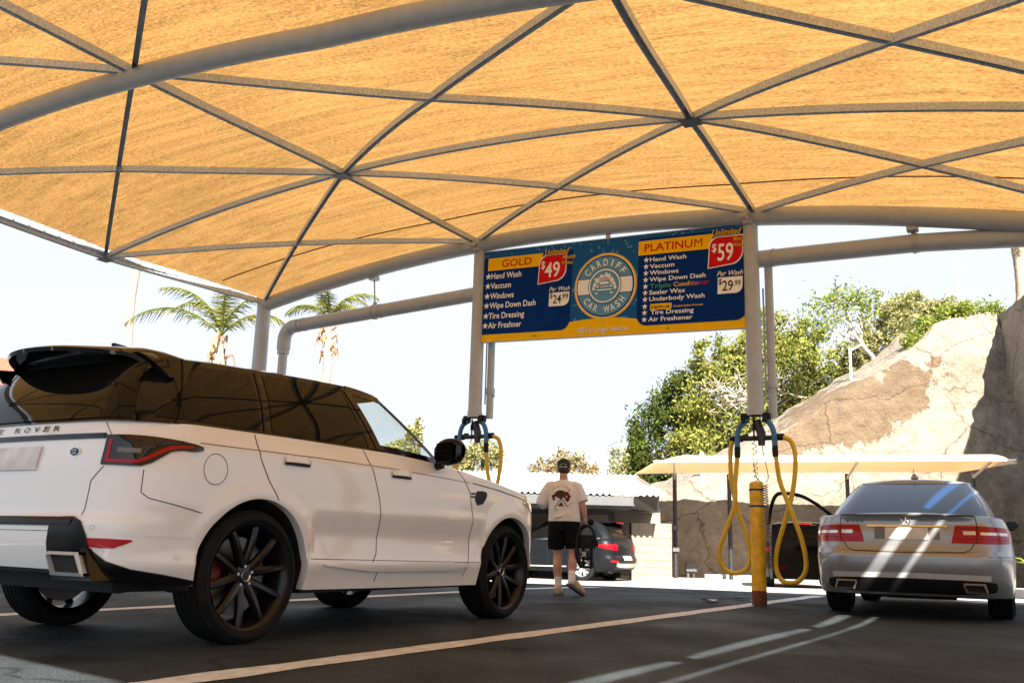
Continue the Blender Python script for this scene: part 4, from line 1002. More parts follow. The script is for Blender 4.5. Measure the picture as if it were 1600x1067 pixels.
for sd in (-1, 1):
    kA, kB, kC = ky(.42), ky(.63), kx(-.60)
    tl = car2.patch([(kA-.02, .735, .745), (kA+.03, .735, .903), (kB, .733, .900), (kx(-.86), .735, .893), (kx(-.66), .745, .885), (kC+.04, .77, .872), (kx(-.46), .80, .855)], 'lamp_red', 'tail_lamp', .008, sd)
    car2.patch([(kA+.09, .815, .85), (kA+.20, .815, .85)], 'lamp_clear', 'reverse_lamp', .011, sd, tl, nz=2)
    car2.patch([(kB+.03, .815, .842), (kx(-.74), .815, .842)], 'lamp_clear', 'indicator_strip', .0105, sd, tl, nz=2)
    car2.patch([(kA+.03, .775, .779), (kx(-.70), .775, .779)], 'lamp_dark', 'lamp_divider', .0105, sd, tl, nz=2)
    car2.line([(ky(.66), .99), (ky(.645), .90), (ky(.60), .74), (ky(.56), .675), (ky(.49), .645), (0, .638)], side=sd, w=.008)
    car2.line([(ky(.615), .732), (ky(.64), .902)], side=sd, w=.008, off=.0105, name='lamp_gap', parent=tl)
    for zz in (.852, .875): car2.patch([(kA+.03, zz, zz+.003), (kx(-.62), zz, zz+.003)], 'lamp_dark', 'lamp_divider', .0105, sd, tl, nz=2)
    car2.line([(kx(-.35), .62), (kx(-.8), .615), (ky(.7), .61)], side=sd, w=.004)
    # exhaust outlets
    y0, y1 = .49, .67
    def trap(e, x): return [(x, sd*yy, zz) for yy, zz in ((y0+.02-e, .285-e), (y1-.0+e, .285-e), (y1+e, .30), (y1-.02+e, .355+e), (y0-e, .355+e), (y0-.004-e, .34))]
    n = 6; mb = MB(); mb.add(trap(.012, -1.135)+trap(-.004, -1.15)+trap(-.004, -1.0), [(i, (i+1) % n, n+(i+1) % n, n+i) for i in range(n)]+[(n+i, n+(i+1) % n, 2*n+(i+1) % n, 2*n+i) for i in range(n)]); ex_ = mb.obj('exhaust_tip', 'recess', sed, smooth=False)
    mb = MB(); mb.add(trap(-.004, -1.10), [tuple(range(6))]); mb.obj('throat', 'gap', ex_, smooth=False)
    mb = MB(); rows = []
    for i in range(11):
        t = i/10; k = math.sin(PI*min(.97, max(.03, t)))**.45
        rows.append([(1.72+.07*k*math.cos(a), sd*(.87+.17*t), .985+.01*t+.062*k*math.sin(a)) for a in np.linspace(0, 2*PI, 15)])
    if sd < 0:
        mb.grid(rows); mr = mb.obj('mirror', 'black_plastic', sed)
        mb = MB(); mb.add([(1.646, sd*.90, .945), (1.646, sd*1.02, .95), (1.646, sd*1.02, 1.03), (1.646, sd*.90, 1.03)], [(0, 1, 2, 3)]); mb.obj('mirror_glass', 'privacy_glass', mr, smooth=False)
    for X in (0., 2.874): wheel(sed, X, sd*.785, .325, .25, .228, sd, 'five', 'alloy'); liner(sed, X, .372, .325, sd*.87, sd*.55)
def across2(z0, z1, y, m, name, off, z0c=None):
    rows = [[car2.P(abs(yy), z0+(z1-z0)*j/4, 1 if yy > 0 else -1)+Vector((-off, 0, 0)) for j in range(5)] for yy in np.linspace(-y, y, 41)]
    rows = [[p+Vector((.025, 0, 0)) for p in rows[0]]]+rows+[[p+Vector((.025, 0, 0)) for p in rows[-1]]]
    mb = MB(); mb.grid(rows); return mb.obj(name, m, sed)
car2.line([(ky(.72), .415), (0, .425)], m='grey_metal', w=.05, name='bumper_step', side=1, off=.004); car2.line([(ky(.72), .415), (0, .425)], m='grey_metal', w=.05, name='bumper_step', side=-1, off=.004)
for sd in (-1, 1): car2.patch([(0.001, .262, .395), (ky(.45), .262, .392), (ky(.60), .27, .388), (ky(.76), .29, .375), (kx(-.95), .31, .35)], 'black_plastic', 'diffuser', .01, sd)
across2(.765, .90, .30, 'recess', 'plate_recess_shade', .004); across2(.885, .902, .38, 'chrome', 'chrome_strip', .012)  # flat grey patch: shade of the plate recess put into its colour
across2(.765, .878, .20, 'plate', 'number_plate', .010)
letters_on(car2, 'E350', .585, .925, .17, .026, 'dark_steel', gap=.5, off=.006)
mb = MB(); c_ = car2.P(0, .945, -1)+Vector((-.006, 0, 0))
mb.tube([(c_.x, c_.y+.042*math.cos(a), c_.z+.042*math.sin(a)) for a in np.linspace(0, 2*PI, 33)], .004, 6)
for a in (PI/2, PI/2+2*PI/3, PI/2-2*PI/3): mb.tube([(c_.x, c_.y, c_.z), (c_.x, c_.y+.042*math.cos(a), c_.z+.042*math.sin(a))], [.008, .002], 6)
mb.obj('emblem', 'chrome', sed)
mb = MB()                                          # lip spoiler on the boot edge
rows = [[car2.P(abs(yy), .985, 1 if yy > 0 else -1)+Vector(d) for d in ((.06, 0, .018), (.0, 0, .022), (-.035, 0, .020), (-.03, 0, .008), (.02, 0, -.004))] for yy in np.linspace(-.66, .66, 31)]
mb.grid(rows); mb.obj('boot_lip', 'silver_paint', sed)
mb = MB(); mb.poly([(.55, .02, 1.475), (.75, .02, 1.475), (.66, .02, 1.50), (.56, .02, 1.525)], .04); mb.tube([(.56, 0, 1.50), (.50, 0, 1.58)], .004, 5); mb.sphere((.62, 0, 1.485), (.07, .045, .03)); mb.obj('antenna', 'silver_paint', sed)
mb = MB(); mb.box((-.9, -.72, .22), (3.2, .72, .32)); mb.tube([(-.8, -.4, .27), (-.8, .4, .27)], .07, 12); mb.obj('undertray', 'undertray', sed, smooth=False)
mb = MB(); mb.box((.2, -.74, .5), (1.8, .74, .75)); mb.box((1.7, -.75, .6), (2.2, .75, .95)); mb.obj('interior', 'interior', sed, smooth=False)
for sd in (-1, 1):
    mb = MB(); mb.box((.80, sd*.37-.2, .6), (.96, sd*.37+.2, 1.12), bev=.05); mb.box((.82, sd*.37-.1, 1.14), (.92, sd*.37+.1, 1.30), bev=.03); mb.obj('seat', 'leather', sed)
# open front door, hinged at its leading edge and swung out to the left
hinge = car2.P(kx(1.98), .5, 1); ang = R(62)
dr_ = bpy.data.objects.new('front_door', None); C.objects.link(dr_); dr_.parent = sed; dr_.location = (hinge.x, hinge.y, 0); dr_.rotation_euler = (0, 0, -ang)
def door_pt(X, z, off): p = car2.P(kx(X), z, 1); return Vector((p.x-hinge.x, p.y-hinge.y+off, z))
prof = [(.92, .30), (.90, .5), (.90, .75), (.92, .95)]
mb = MB(); rows = [[door_pt(1.98-(1.06)*i/14, .27+.69*j/12, 0) for j in range(13)] for i in range(15)]; mb.grid(rows); mb.obj('door_skin', 'silver_paint', dr_)
mb = MB(); rows = [[door_pt(1.97-(1.04)*i/14, .28+.68*j/12, -.075-.03*math.sin(PI*j/12)) for j in range(13)] for i in range(15)]; mb.grid(rows); mb.obj('door_trim', 'interior', dr_)
mb = MB()
ring = [door_pt(1.98, z, 0) for z in np.linspace(.27, .96, 8)]; rin = [door_pt(1.97, z, -.08) for z in np.linspace(.28, .96, 8)]; mb.grid([ring, rin])
ring = [door_pt(.92, z, 0) for z in np.linspace(.27, .96, 8)]; rin = [door_pt(.93, z, -.08) for z in np.linspace(.28, .96, 8)]; mb.grid([ring, rin])
ring = [door_pt(x, .27, 0) for x in np.linspace(.92, 1.98, 8)]; rin = [door_pt(x, .28, -.08) for x in np.linspace(.93, 1.97, 8)]; mb.grid([ring, rin]); mb.obj('door_edge', 'silver_paint', dr_)
fr = [(1.93, .96), (1.72, 1.10), (1.48, 1.25), (1.28, 1.335), (1.08, 1.355), (.98, 1.33), (.93, 1.2), (.91, .96)]
fpts = spline([Vector((x-hinge.x, -.04-(z-.96)*.42, z)) for x, z in fr], 6)
mb = MB(); mb.tube(fpts, (.026, .020), 8) if False else mb.tube(fpts, .024, 8); mb.obj('window_frame', 'black_plastic', dr_)
mb = MB(); n = len(fpts); mb.add([tuple(p) for p in fpts], [tuple(range(n))]); mb.obj('window', 'tint_glass' if False else 'clear_glass', dr_, smooth=False)
mb = MB(); rows = [[door_pt(1.8-.80*i/10, .80+.035*j/3, -.112) for j in range(4)] for i in range(11)]; mb.grid(rows); mb.obj('wood_strip', 'wood', dr_)
mb = MB(); mb.box((-.75, -.17, .66), (-.35, -.11, .71), bev=.015); mb.tube([(-.35, -.13, .86), (-.22, -.13, .86)], .014, 8); mb.obj('armrest', 'black_plastic', dr_)
mb = MB(); mb.box((-.96, -.125, .40), (-.88, -.112, .425)); mb.obj('door_lamp', 'lamp_red', dr_, smooth=False)
mb = MB(); rows = []
for i in range(11):
    t = i/10; k = math.sin(PI*min(.97, max(.03, t)))**.45; rows.append([(-.26+.07*k*math.cos(a), .03+.19*t, 1.03+.075*k*math.sin(a)) for a in np.linspace(0, 2*PI, 15)])
mb.grid(rows); mb.obj('mirror', 'silver_paint', dr_)

# ---- the small dark hatchback under the carport
def hatch(label, x, y, yaw, z):
    h = car_root('hatchback', label, 'car', x, y, yaw, z, None)
    wd = pchip([.2, .35, .55, .75, .9, 1.05], [.83, .87, .895, .90, .885, .86]); dr = pchip([.25, .4, .55, .7, .85, 1.05], [.10, .0, -.03, .03, .03, .08]); df = pchip([.2, .5, .8, 1.], [0, 0, -.05, -.3])
    ztop = pchip([-.9, .2, 1.5, 2.1, 2.8, 3.4], [1.09, 1.06, 1.02, 1.0, .93, .82]); zsl = pchip([-.9, -.5, .4, 2.3, 3.4], [.32, .26, .22, .22, .28])
    gb = Outline(-.80, 2.15, .84, (.4, .25), (.7, .25), .08, .12); gt = Outline(-.45, 1.35, .62, (.25, .16), (.3, .16), .05, .06)
    zt = pchip([-.5, .3, 1.35], [1.50, 1.535, 1.50])
    c = Car(h, Outline(-.88, 3.35, .90, (.5, .3), (.9, .5), .08, .12), (0., 2.65), zsl, ztop, dr, df, wd, .37, .33, gb, gt, lambda x: ztop(x)+.004, zt, .025, .7)
    c.shell('dark_paint', 20); c.cap('hood', 'dark_paint', 1.9, 4, .05); c.house('dark_paint', [], None, 70, 12); c.roof('roof', 'dark_paint', .05)
    kx, ky = c.k_of_x, c.k_of_y
    for sd in (-1, 1):
        for q in ([(-.55, .1), (.1, .08), (.1, .92), (-.25, .85)], [(.16, .08), (.95, .06), (.88, .93), (.16, .93)], [(1.02, .06), (1.85, .05), (1.3, .92), (.95, .93)]): c.pane(q, 'privacy_glass', 'window', .006, sd)
        mbx = MB(); mbx.grid([[c.G(c.q_at(X, 0), -.01, sd, .008), c.G(c.q_at(X, 0), .04, sd, .008)] for X in np.linspace(-.5, 1.9, 20)]); mbx.obj('chrome_strip', 'chrome', h)
        c.patch([(ky(.48), .80, .93), (ky(.60), .79, .95), (kx(-.75), .82, .95), (kx(-.5), .87, .94)], 'lamp_red', 'tail_lamp', .012, sd)
        c.patch([(ky(.52), .50, .545), (kx(-.75), .50, .545)], 'lamp_red', 'reflector', .01, sd)
        c.line([(kx(.45), .36), (kx(2.2), .34)], m='grey_metal', w=.03, name='sill_strip', side=sd)
        c.line([(kx(.98), 1.04), (kx(1.02), .8), (kx(1.0), .3)], side=sd); c.line([(kx(.12), 1.05), (kx(.3), .75), (kx(.45), .5)], side=sd)
        for X in (0., 2.65): wheel(h, X, sd*.775, .33, .21, .215, sd, 'five', 'alloy'); liner(h, X, .378, .33, sd*.85, sd*.5)
        c.patch([(.001, .36, .47), (ky(.45), .37, .47), (ky(.6), .40, .50)], 'alloy', 'skid_plate', .012, sd)
        mb = MB(); mb.sphere((1.72, sd*.98, 1.02), (.06, .10, .07), 10, 8); mb.obj('mirror', 'dark_paint', h)
    rwn = c.qpane(0, .17, .10, .85, 'privacy_glass', 'rear_window', .008)
    rows = [[c.P(abs(yy), .55+.11*j/3, 1 if yy > 0 else -1)+Vector((-.012, 0, 0)) for j in range(4)] for yy in np.linspace(-.24, .24, 9)]; mb = MB(); mb.grid(rows); mb.obj('number_plate', 'plate', h)
    c0 = c.P(0, .90, -1)+Vector((-.006, 0, 0)); mb = MB(); mb.tube([c0, c0+Vector((-.01, 0, 0))], .045, 16); mb.obj('emblem', 'chrome', h)
    rows = [[(-.62+.35*j/3-.06*(1-(yy/.6)**2), yy, 1.52-.03*(yy/.6)**2+.012*j/3) for j in range(4)]+[(-.3, yy, 1.47)] for yy in np.linspace(-.6, .6, 15)]; mb = MB(); mb.grid(rows); sp_ = mb.obj('spoiler', 'dark_paint', h)
    mb = MB(); mb.box((-.69, -.2, 1.495), (-.665, .2, 1.515)); mb.obj('brake_lamp', 'lamp_red', sp_, smooth=False)
    mb = MB(); mb.box((-.7, -.68, .24), (3.0, .68, .36)); mb.obj('undertray', 'undertray', h, smooth=False)
    return h, c
hA, cA = hatch('small dark hatchback with silver wheels under the carport behind the walking man', 2.42, 25.6, R(-58), zg(0, 25.6))
hB, cB = hatch('black hatchback with a round white window decal seen through the open sedan door', 7.15, 23.2, R(12), zg(0, 23.2))
# round shop decal on its rear glass
c0 = cB.G(.07, .48, -1); nrm = Vector((-.80, 0, .60)).normalized(); rtv = Vector((0, -1, 0)); upv = nrm.cross(rtv)*-1
if upv.z < 0: upv = -upv
def dec(a, b): return c0+nrm*.02+rtv*a+upv*b
mb = MB()
def ann(r0, r1, a0, a1, n=40):
    mb.grid([[dec(rr*math.cos(a), rr*math.sin(a)) for rr in (r0, r1)] for a in np.linspace(a0, a1, n)])
ann(.225, .235, -.3, PI+.3); ann(.125, .135, -.3, PI+.3)
for i, chx in enumerate('EL PUEBLO'):
    if chx == ' ': continue
    a = PI-.28-i*.325; co, fs = text_in_box(chx, .05, .062, bold=.03, extr=0.)
    rr = .15; rot = a-PI/2
    mb.add([dec(rr*math.cos(a)+(x-.025)*math.cos(rot)-y*math.sin(rot), rr*math.sin(a)+(x-.025)*math.sin(rot)+y*math.cos(rot)) for x, y, _ in co], fs)
mb.obj('window_decal', 'sign_white', hB, smooth=False)
# ------------------------------------------------------------ background: rock slope, carport, fences
from mathutils import noise as mnoise
def fbm(p, o=4): return mnoise.fractal(p, 1., 2., o)
def rock_mat():
    m = mat('rock_face', (.4, .33, .25), .95); n = m.node_tree.nodes; l = m.node_tree.links; b = n['Principled BSDF']
    t = n.new('ShaderNodeTexCoord')
    def nz(sc, det, rough=.55):
        z = n.new('ShaderNodeTexNoise'); z.inputs['Scale'].default_value = sc; z.inputs['Detail'].default_value = det; z.inputs['Roughness'].default_value = rough; l.new(t.outputs['Object'], z.inputs['Vector']); return z
    def ramp(src, p0, p1, c0, c1):
        r_ = n.new('ShaderNodeValToRGB'); r_.color_ramp.elements[0].position = p0; r_.color_ramp.elements[1].position = p1; r_.color_ramp.elements[0].color = (*c0, 1); r_.color_ramp.elements[1].color = (*c1, 1); l.new(src, r_.inputs[0]); return r_.outputs[0]
    def mix(f, a, c, bt='MIX'):
        q = n.new('ShaderNodeMixRGB'); q.blend_type = bt
        if isinstance(f, float): q.inputs[0].default_value = f
        else: l.new(f, q.inputs[0])
        l.new(a, q.inputs[1]); l.new(c, q.inputs[2]); return q.outputs[0]
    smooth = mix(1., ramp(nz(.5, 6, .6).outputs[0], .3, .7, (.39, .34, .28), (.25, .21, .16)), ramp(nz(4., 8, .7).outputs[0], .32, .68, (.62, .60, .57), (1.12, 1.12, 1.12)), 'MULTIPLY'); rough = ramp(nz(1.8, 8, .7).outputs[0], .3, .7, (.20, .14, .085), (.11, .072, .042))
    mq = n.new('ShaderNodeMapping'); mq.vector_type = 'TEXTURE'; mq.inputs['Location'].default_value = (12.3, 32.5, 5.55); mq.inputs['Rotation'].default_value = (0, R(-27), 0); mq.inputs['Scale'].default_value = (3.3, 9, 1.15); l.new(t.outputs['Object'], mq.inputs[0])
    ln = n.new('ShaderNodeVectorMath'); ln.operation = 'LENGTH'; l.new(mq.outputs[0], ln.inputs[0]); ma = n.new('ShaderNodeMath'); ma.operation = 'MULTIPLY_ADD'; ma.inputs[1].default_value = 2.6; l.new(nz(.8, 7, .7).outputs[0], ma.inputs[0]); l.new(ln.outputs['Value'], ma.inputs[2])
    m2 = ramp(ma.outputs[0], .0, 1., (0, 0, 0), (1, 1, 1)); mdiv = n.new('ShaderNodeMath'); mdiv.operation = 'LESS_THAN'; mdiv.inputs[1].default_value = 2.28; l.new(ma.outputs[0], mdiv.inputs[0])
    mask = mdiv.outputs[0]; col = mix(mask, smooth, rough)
    sub = n.new('ShaderNodeVectorMath'); sub.operation = 'ADD'; sc = n.new('ShaderNodeVectorMath'); sc.operation = 'SCALE'; sc.inputs['Scale'].default_value = 1.6
    l.new(nz(.5, 4).outputs['Color'], sc.inputs[0]); l.new(t.outputs['Object'], sub.inputs[0]); l.new(sc.outputs[0], sub.inputs[1])
    v = n.new('ShaderNodeTexVoronoi'); v.feature = 'DISTANCE_TO_EDGE'; v.inputs['Scale'].default_value = .30; l.new(sub.outputs[0], v.inputs['Vector'])
    cr_ = ramp(v.outputs['Distance'], .002, .010, (.45, .43, .41), (1, 1, 1)); col = mix(1., col, cr_, 'MULTIPLY')
    l.new(col, b.inputs['Base Color'])
    bp = n.new('ShaderNodeBump'); bp.inputs['Strength'].default_value = .9; bp.inputs['Distance'].default_value = .5; l.new(nz(2.2, 10, .7).outputs[0], bp.inputs['Height']); l.new(bp.outputs[0], b.inputs['Normal'])
    return m
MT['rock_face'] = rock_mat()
rx = [3.6, 4.6, 5.59, 8.86, 11.48, 14.55, 16.2, 18.3]; ry = [31, 31.2, 31.3, 32.2, 33, 33.5, 33.9, 34.4]; rz_ = [1.9, 2.3, 2.65, 4.3, 6.0, 7.85, 9.2, 9.75]
fy, fz = pchip(rx, ry), pchip(rx, rz_)
rows = []
for i in range(111):
    x = 3.6+(18.3-3.6)*i/110; col = []
    for j in range(61):
        t = j/60; zt_ = fz(x)+.12*fbm(Vector((x*.9, 3, 1))); z = -.35+(zt_+.35)*t; y = 30.6+(fy(x)-30.6)*t**1.3
        d = .10*fbm(Vector((x*.35, z*.35, 5)))+.10*fbm(Vector((x*1.2, z*1.2, 9)))+.07*fbm(Vector((x*3.5, z*3.5, 2)))
        col.append((x, y-d, z))
    for k in (1, 2, 3): col.append((x, fy(x)+k*1.2, fz(x)+.15*k+.2*fbm(Vector((x*.8, k*2., 4)))))
    rows.append(col)
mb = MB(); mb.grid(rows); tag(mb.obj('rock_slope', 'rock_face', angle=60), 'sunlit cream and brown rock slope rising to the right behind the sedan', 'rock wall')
rows = []
for i in range(61):
    y = 34.4-15*i/60; x0 = 17.95-.19*(34.2-y); col = []
    for j in range(51):
        z = -.35+9.95*j/50; col.append((x0+.25*max(0, z-4)*.3+.15*fbm(Vector((y*.5, z*.5, 7)))+.06*fbm(Vector((y*2, z*2, 3))), y, z))
    col.append((x0+6, y, 10.2)); rows.append(col)
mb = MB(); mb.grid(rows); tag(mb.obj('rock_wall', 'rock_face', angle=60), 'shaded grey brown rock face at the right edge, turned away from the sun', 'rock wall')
rows = [[(x, y, zg(0, 40)+(fz(min(17.3, max(3.6, x)))-.3)*min(1, max(0, (y-31.5)/2.5))*(1 if x > 3.6 else max(0, 1-(3.6-x)/3))+.03*(y-34)*(y > 34)+.3*fbm(Vector((x*.2, y*.2, 0)))) for y in np.linspace(33.2, 90, 40)] for x in np.linspace(2, 60, 60)]
mb = MB(); mb.grid(rows); tag(mb.obj('hillside', 'hill'), kind='structure')
rows = [[(x, y, -1+17*math.exp(-((y-230)/40)**2)*(.75+.35*fbm(Vector((x*.012, 1, 2))))) for y in np.linspace(150, 320, 16)] for x in np.linspace(-220, 60, 60)]
mb = MB(); mb.grid(rows); tag(mb.obj('far_hills', 'hill'), kind='structure')

cp = empty('carport', 'long low carport with white corrugated roof and grey gutter behind the man', 'carport', (0, 0, 0))
rows = []
for i in range(641):
    x = -9+(4.25+9)*i/640; w_ = .028*math.sin(2*PI*x/.165)
    rows.append([(x, 24.98, 1.985+w_), (x, 26.5, 2.235+w_), (x, 31, 2.96+w_)])
mb = MB(); mb.grid(rows); mb.obj('roof', 'white_metal', cp, angle=70)
mb = MB(); mb.box((-9, 25.02, 1.72), (3.32, 25.12, 1.945)); mb.box((-9, 24.98, 1.70), (3.34, 25.0, 1.735)); mb.obj('gutter', 'gutter_metal', cp, smooth=False)
mb = MB(); mb.add([(3.34, 25.05, 1.945), (3.10, 25.2, 1.66), (4.25, 26.6, 1.60), (4.25, 26.6, 2.17)], [(0, 1, 2, 3)]); mb.box((3.30, 26.62, 1.62), (4.27, 31, 1.70)); mb.obj('side_fascia', 'dark_steel', cp, smooth=False)
mb = MB(); mb.box((-9, 30.2, -.3), (3.4, 30.4, 2.7)); mb.obj('back_wall', 'carport_wall', cp, smooth=False)
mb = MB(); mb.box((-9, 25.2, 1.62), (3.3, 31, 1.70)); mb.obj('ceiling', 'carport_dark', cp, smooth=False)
for x in (-6, -2.2, 3.0):
    mb = MB(); mb.box((x-.06, 27.2, -.3), (x+.06, 27.32, 1.66)); mb.obj('post', 'dark_steel', cp, smooth=False)
rows = []
for i in range(260):
    x = -9+12.4*i/259; d = .03 if (i//2) % 2 else 0; rows.append([(x, 28.6-d, -.3), (x, 28.6-d, 1.15)])
mb = MB(); mb.grid(rows); tag(mb.obj('metal_fence', 'dark_steel', smooth=False), 'dark corrugated metal fence behind the small dark hatchback', 'fence')
bw_ = empty('block_wall', 'short tan concrete block wall at the right end of the carport', 'wall', (3.42, 26.2, -.27))
mb = MB(); mb.box((0, .012, 0), (1.10, .5, 1.57)); mb.obj('mortar', 'mortar', bw_, smooth=False)
mb = MB()
for r_ in range(8):
    x = -.2*(r_ % 2)
    while x < 1.1:
        a, b = max(0, x)+.004, min(1.1, x+.395)
        if b-a > .03: mb.box((a, 0, r_*.196+.004), (b, .49, r_*.196+.19))
        x += .4
mb.obj('blocks', 'block', bw_, smooth=False)
mb = MB(); mb.box((3.0, 28.0, 1.12), (4.5, 28.3, 1.66)); tag(mb.obj('upper_wall', 'carport_wall', smooth=False), 'tan plaster wall panel under the right end of the carport roof', 'wall')

sc = empty('small_canopy', 'low cream fabric shade strip on dark posts in front of the rock slope', 'canopy', (0, 0, 0))
rows = []
for i in range(81):
    t = i/80; x = 4.1+(14.65-4.1)*t; zc = 3.16+.32*t; col = []; e = min(1, t*9, (1-t)*40); lift = .10*math.exp(-((t-.06)/.05)**2)
    for j in range(17):
        u = j/16; y = 26.6+3.6*u; col.append((x*.985, y, zc-.10+e*(.24*math.sin(PI*min(1, u*1.25+.0))**.8 if u < .4 else .24-.62*(u-.4)**1.2)+lift*(1-u)-(.0 if e >= 1 else .12*(1-e))))
    rows.append(col)
mb = MB(); mb.grid(rows); mb.obj('fabric', 'fabric2', sc)
for x in (5.2, 6.9, 10.6, 14.55):
    mb = MB(); mb.tube([(x, 29.5, zg(0, 29.5)-.2), (x, 29.5, 2.9+.03*(x-5))], .065, 10); mb.obj('post', 'dark_steel', sc)
    mb = MB(); mb.bar([(x, 29.5, 2.75+.03*(x-5)), (x-.35, 27.6, 3.10+.03*(x-5))], .05, .07); mb.obj('bracket', 'grey_metal', sc, smooth=False)
mb = MB(); mb.bar([(4.1, 26.62, 3.03), (14.4, 26.62, 3.35)], .04, .05); mb.obj('front_rail', 'white_metal', sc, smooth=False)
for x in (5.2, 14.55):
    for z in (.55, 1.2):
        if x < 6: mb = MB(); mb.box((x-.1, 29.38, z), (x+.1, 29.46, z+.14)); mb.obj('clamp', 'gutter_metal', sc, smooth=False)
mb = MB(); mb.box((5.65, 30.15, -.05), (5.98, 30.33, .22), bev=.01); mb.tube([(5.72, 30.25, -.3), (5.72, 30.25, 0)], .04, 8); mb.tube([(5.9, 30.25, -.3), (5.9, 30.25, 0)], .02, 8); tag(mb.obj('electric_box', 'gutter_metal'), 'small grey electric box on the ground before the rock slope', 'utility box')
mb = MB(); mb.box((6.2, 30.0, zg(0, 30)-.1), (14.5, 30.2, zg(0, 30)+.14), bev=.01); tag(mb.obj('kerb', 'concrete'), kind='structure')
def fence_post(x, y, z0, z1, r, label, arm=False, m='white_metal'):
    mb = MB(); mb.tube([(x, y, z0), (x, y, z1)], r, 8); mb.sphere((x, y, z1), r*1.2, 8, 6)
    if arm: mb.tube([(x, y, z1-.05), (x+.55, y+.1, z1+.25)], r*.8, 6)
    return tag(mb.obj('fence_post', m), label, 'post', 'pale posts around the slope')
fence_post(6.45, 31.4, 1.2, 3.75, .07, 'white post left of the rock slope, beside the small canopy end')
fence_post(13.0, 35.2, 5.5, 8.3, .05, 'white fence post with angled arm below the leaning tree', True)
fence_post(18.0, 36.5, 9.2, 12.1, .05, 'thin white post standing on top of the slope against the sky')
fence_post(4.15, 41, -.3, 5.0, .12, 'pale utility pole rising behind the carport roof', True)
mb = MB()
for k in range(5):
    z = .5*k; mb.tube([(4.7, 31.2, 2.1+z*.9), (6.45, 31.4, 2.6+z*.55), (13.0, 35.2, 5.9+z), (18, 36.5, 9.4+z)], .0045, 4)
tag(mb.obj('fence_wires', 'gutter_metal'), 'thin pale fence wires climbing along the slope through the trees', 'fence wires')
hb = empty('house', 'small building with a red clay roof at the far left edge behind the SUV', 'building', (-17.6, 28.5, 0))
mb = MB(); mb.box((-4, 0, -.4), (2.5, 6, 5.1)); mb.obj('wall', 'block', hb, smooth=False)
mb = MB(); mb.add([(-4.5, -.6, 4.9), (2.9, -.6, 4.9), (2.9, 6.6, 4.9), (-4.5, 6.6, 4.9), (-3, 3, 6.4), (1.0, 3, 6.4)], [(0, 1, 5, 4), (1, 2, 5), (2, 3, 4, 5), (3, 0, 4), (0, 3, 2, 1)]); mb.obj('roof', 'clay', hb, smooth=False)

# ------------------------------------------------------------ trees
MT['leaf_pine'] = leaf_mat('leaf_pine', (.022, .042, .014), (.12, .14, .03)); MT['leaf_light'] = leaf_mat('leaf_light', (.075, .11, .022), (.37, .355, .095))
MT['leaf_pale'] = leaf_mat('leaf_pale', (.13, .15, .05), (.42, .38, .17)); MT['leaf_tan'] = leaf_mat('leaf_tan', (.16, .14, .07), (.38, .30, .17)); MT['leaf_fresh'] = leaf_mat('leaf_fresh', (.08, .13, .025), (.30, .32, .07))
MT['palm_leaf'] = leaf_mat('palm_leaf', (.07, .09, .02), (.22, .22, .05))
def crown(name, blobs, n, size, m, parent, seed, clump=.13, elong=2.4):
    g = np.random.default_rng(seed); vs = []; w = np.array([b[3]*b[4]*b[5] for b in blobs])**(2/3); w = w/w.sum(); allp = []
    for b, k in zip(blobs, w):
        c = np.array(b[:3]); r_ = np.array(b[3:6]); nc = max(9, int(90*k*len(blobs)**.5)); N = int(n*k)
        d = g.normal(size=(nc, 3)); d /= np.linalg.norm(d, axis=1)[:, None]; cc = d*g.uniform(.35, 1., (nc, 1))**.6
        a = g.integers(0, nc, N); p = cc[a]+g.normal(size=(N, 3))*clump*g.uniform(.6, 1.3, (nc, 1))[a]; allp.append(c+p*r_)
    p = np.concatenate(allp); N = len(p); a = g.normal(size=(N, 3)); a /= np.linalg.norm(a, axis=1)[:, None]; b = g.normal(size=(N, 3)); b -= a*(a*b).sum(1)[:, None]; b /= np.linalg.norm(b, axis=1)[:, None]
    s = size*g.uniform(.6, 1.4, (N, 1)); q = np.stack([p-a*s*elong/2, p+b*s*.5, p+a*s*elong/2, p-b*s*.5], 1).reshape(-1, 3)
    me = bpy.data.meshes.new(name); me.vertices.add(4*N); me.loops.add(4*N); me.polygons.add(N)
    me.vertices.foreach_set('co', q.astype(np.float32).ravel()); me.loops.foreach_set('vertex_index', np.arange(4*N)); me.polygons.foreach_set('loop_start', np.arange(0, 4*N, 4)); me.update(calc_edges=True)
    me.materials.append(MT[m]); o = bpy.data.objects.new(name, me); C.objects.link(o)
    if parent: o.parent = parent
    return o
def limb(mb, a, b, r0, r1, seed, wob=.12, n=7):
    g = random.Random(seed); a, b = Vector(a), Vector(b); L = (b-a).length
    pts = [a.lerp(b, i/n)+Vector((g.uniform(-1, 1), g.uniform(-1, 1), g.uniform(-.5, .5)))*wob*L*.15*(0 < i < n) for i in range(n+1)]
    mb.tube(pts, [r0+(r1-r0)*i/n for i in range(n+1)], 7)
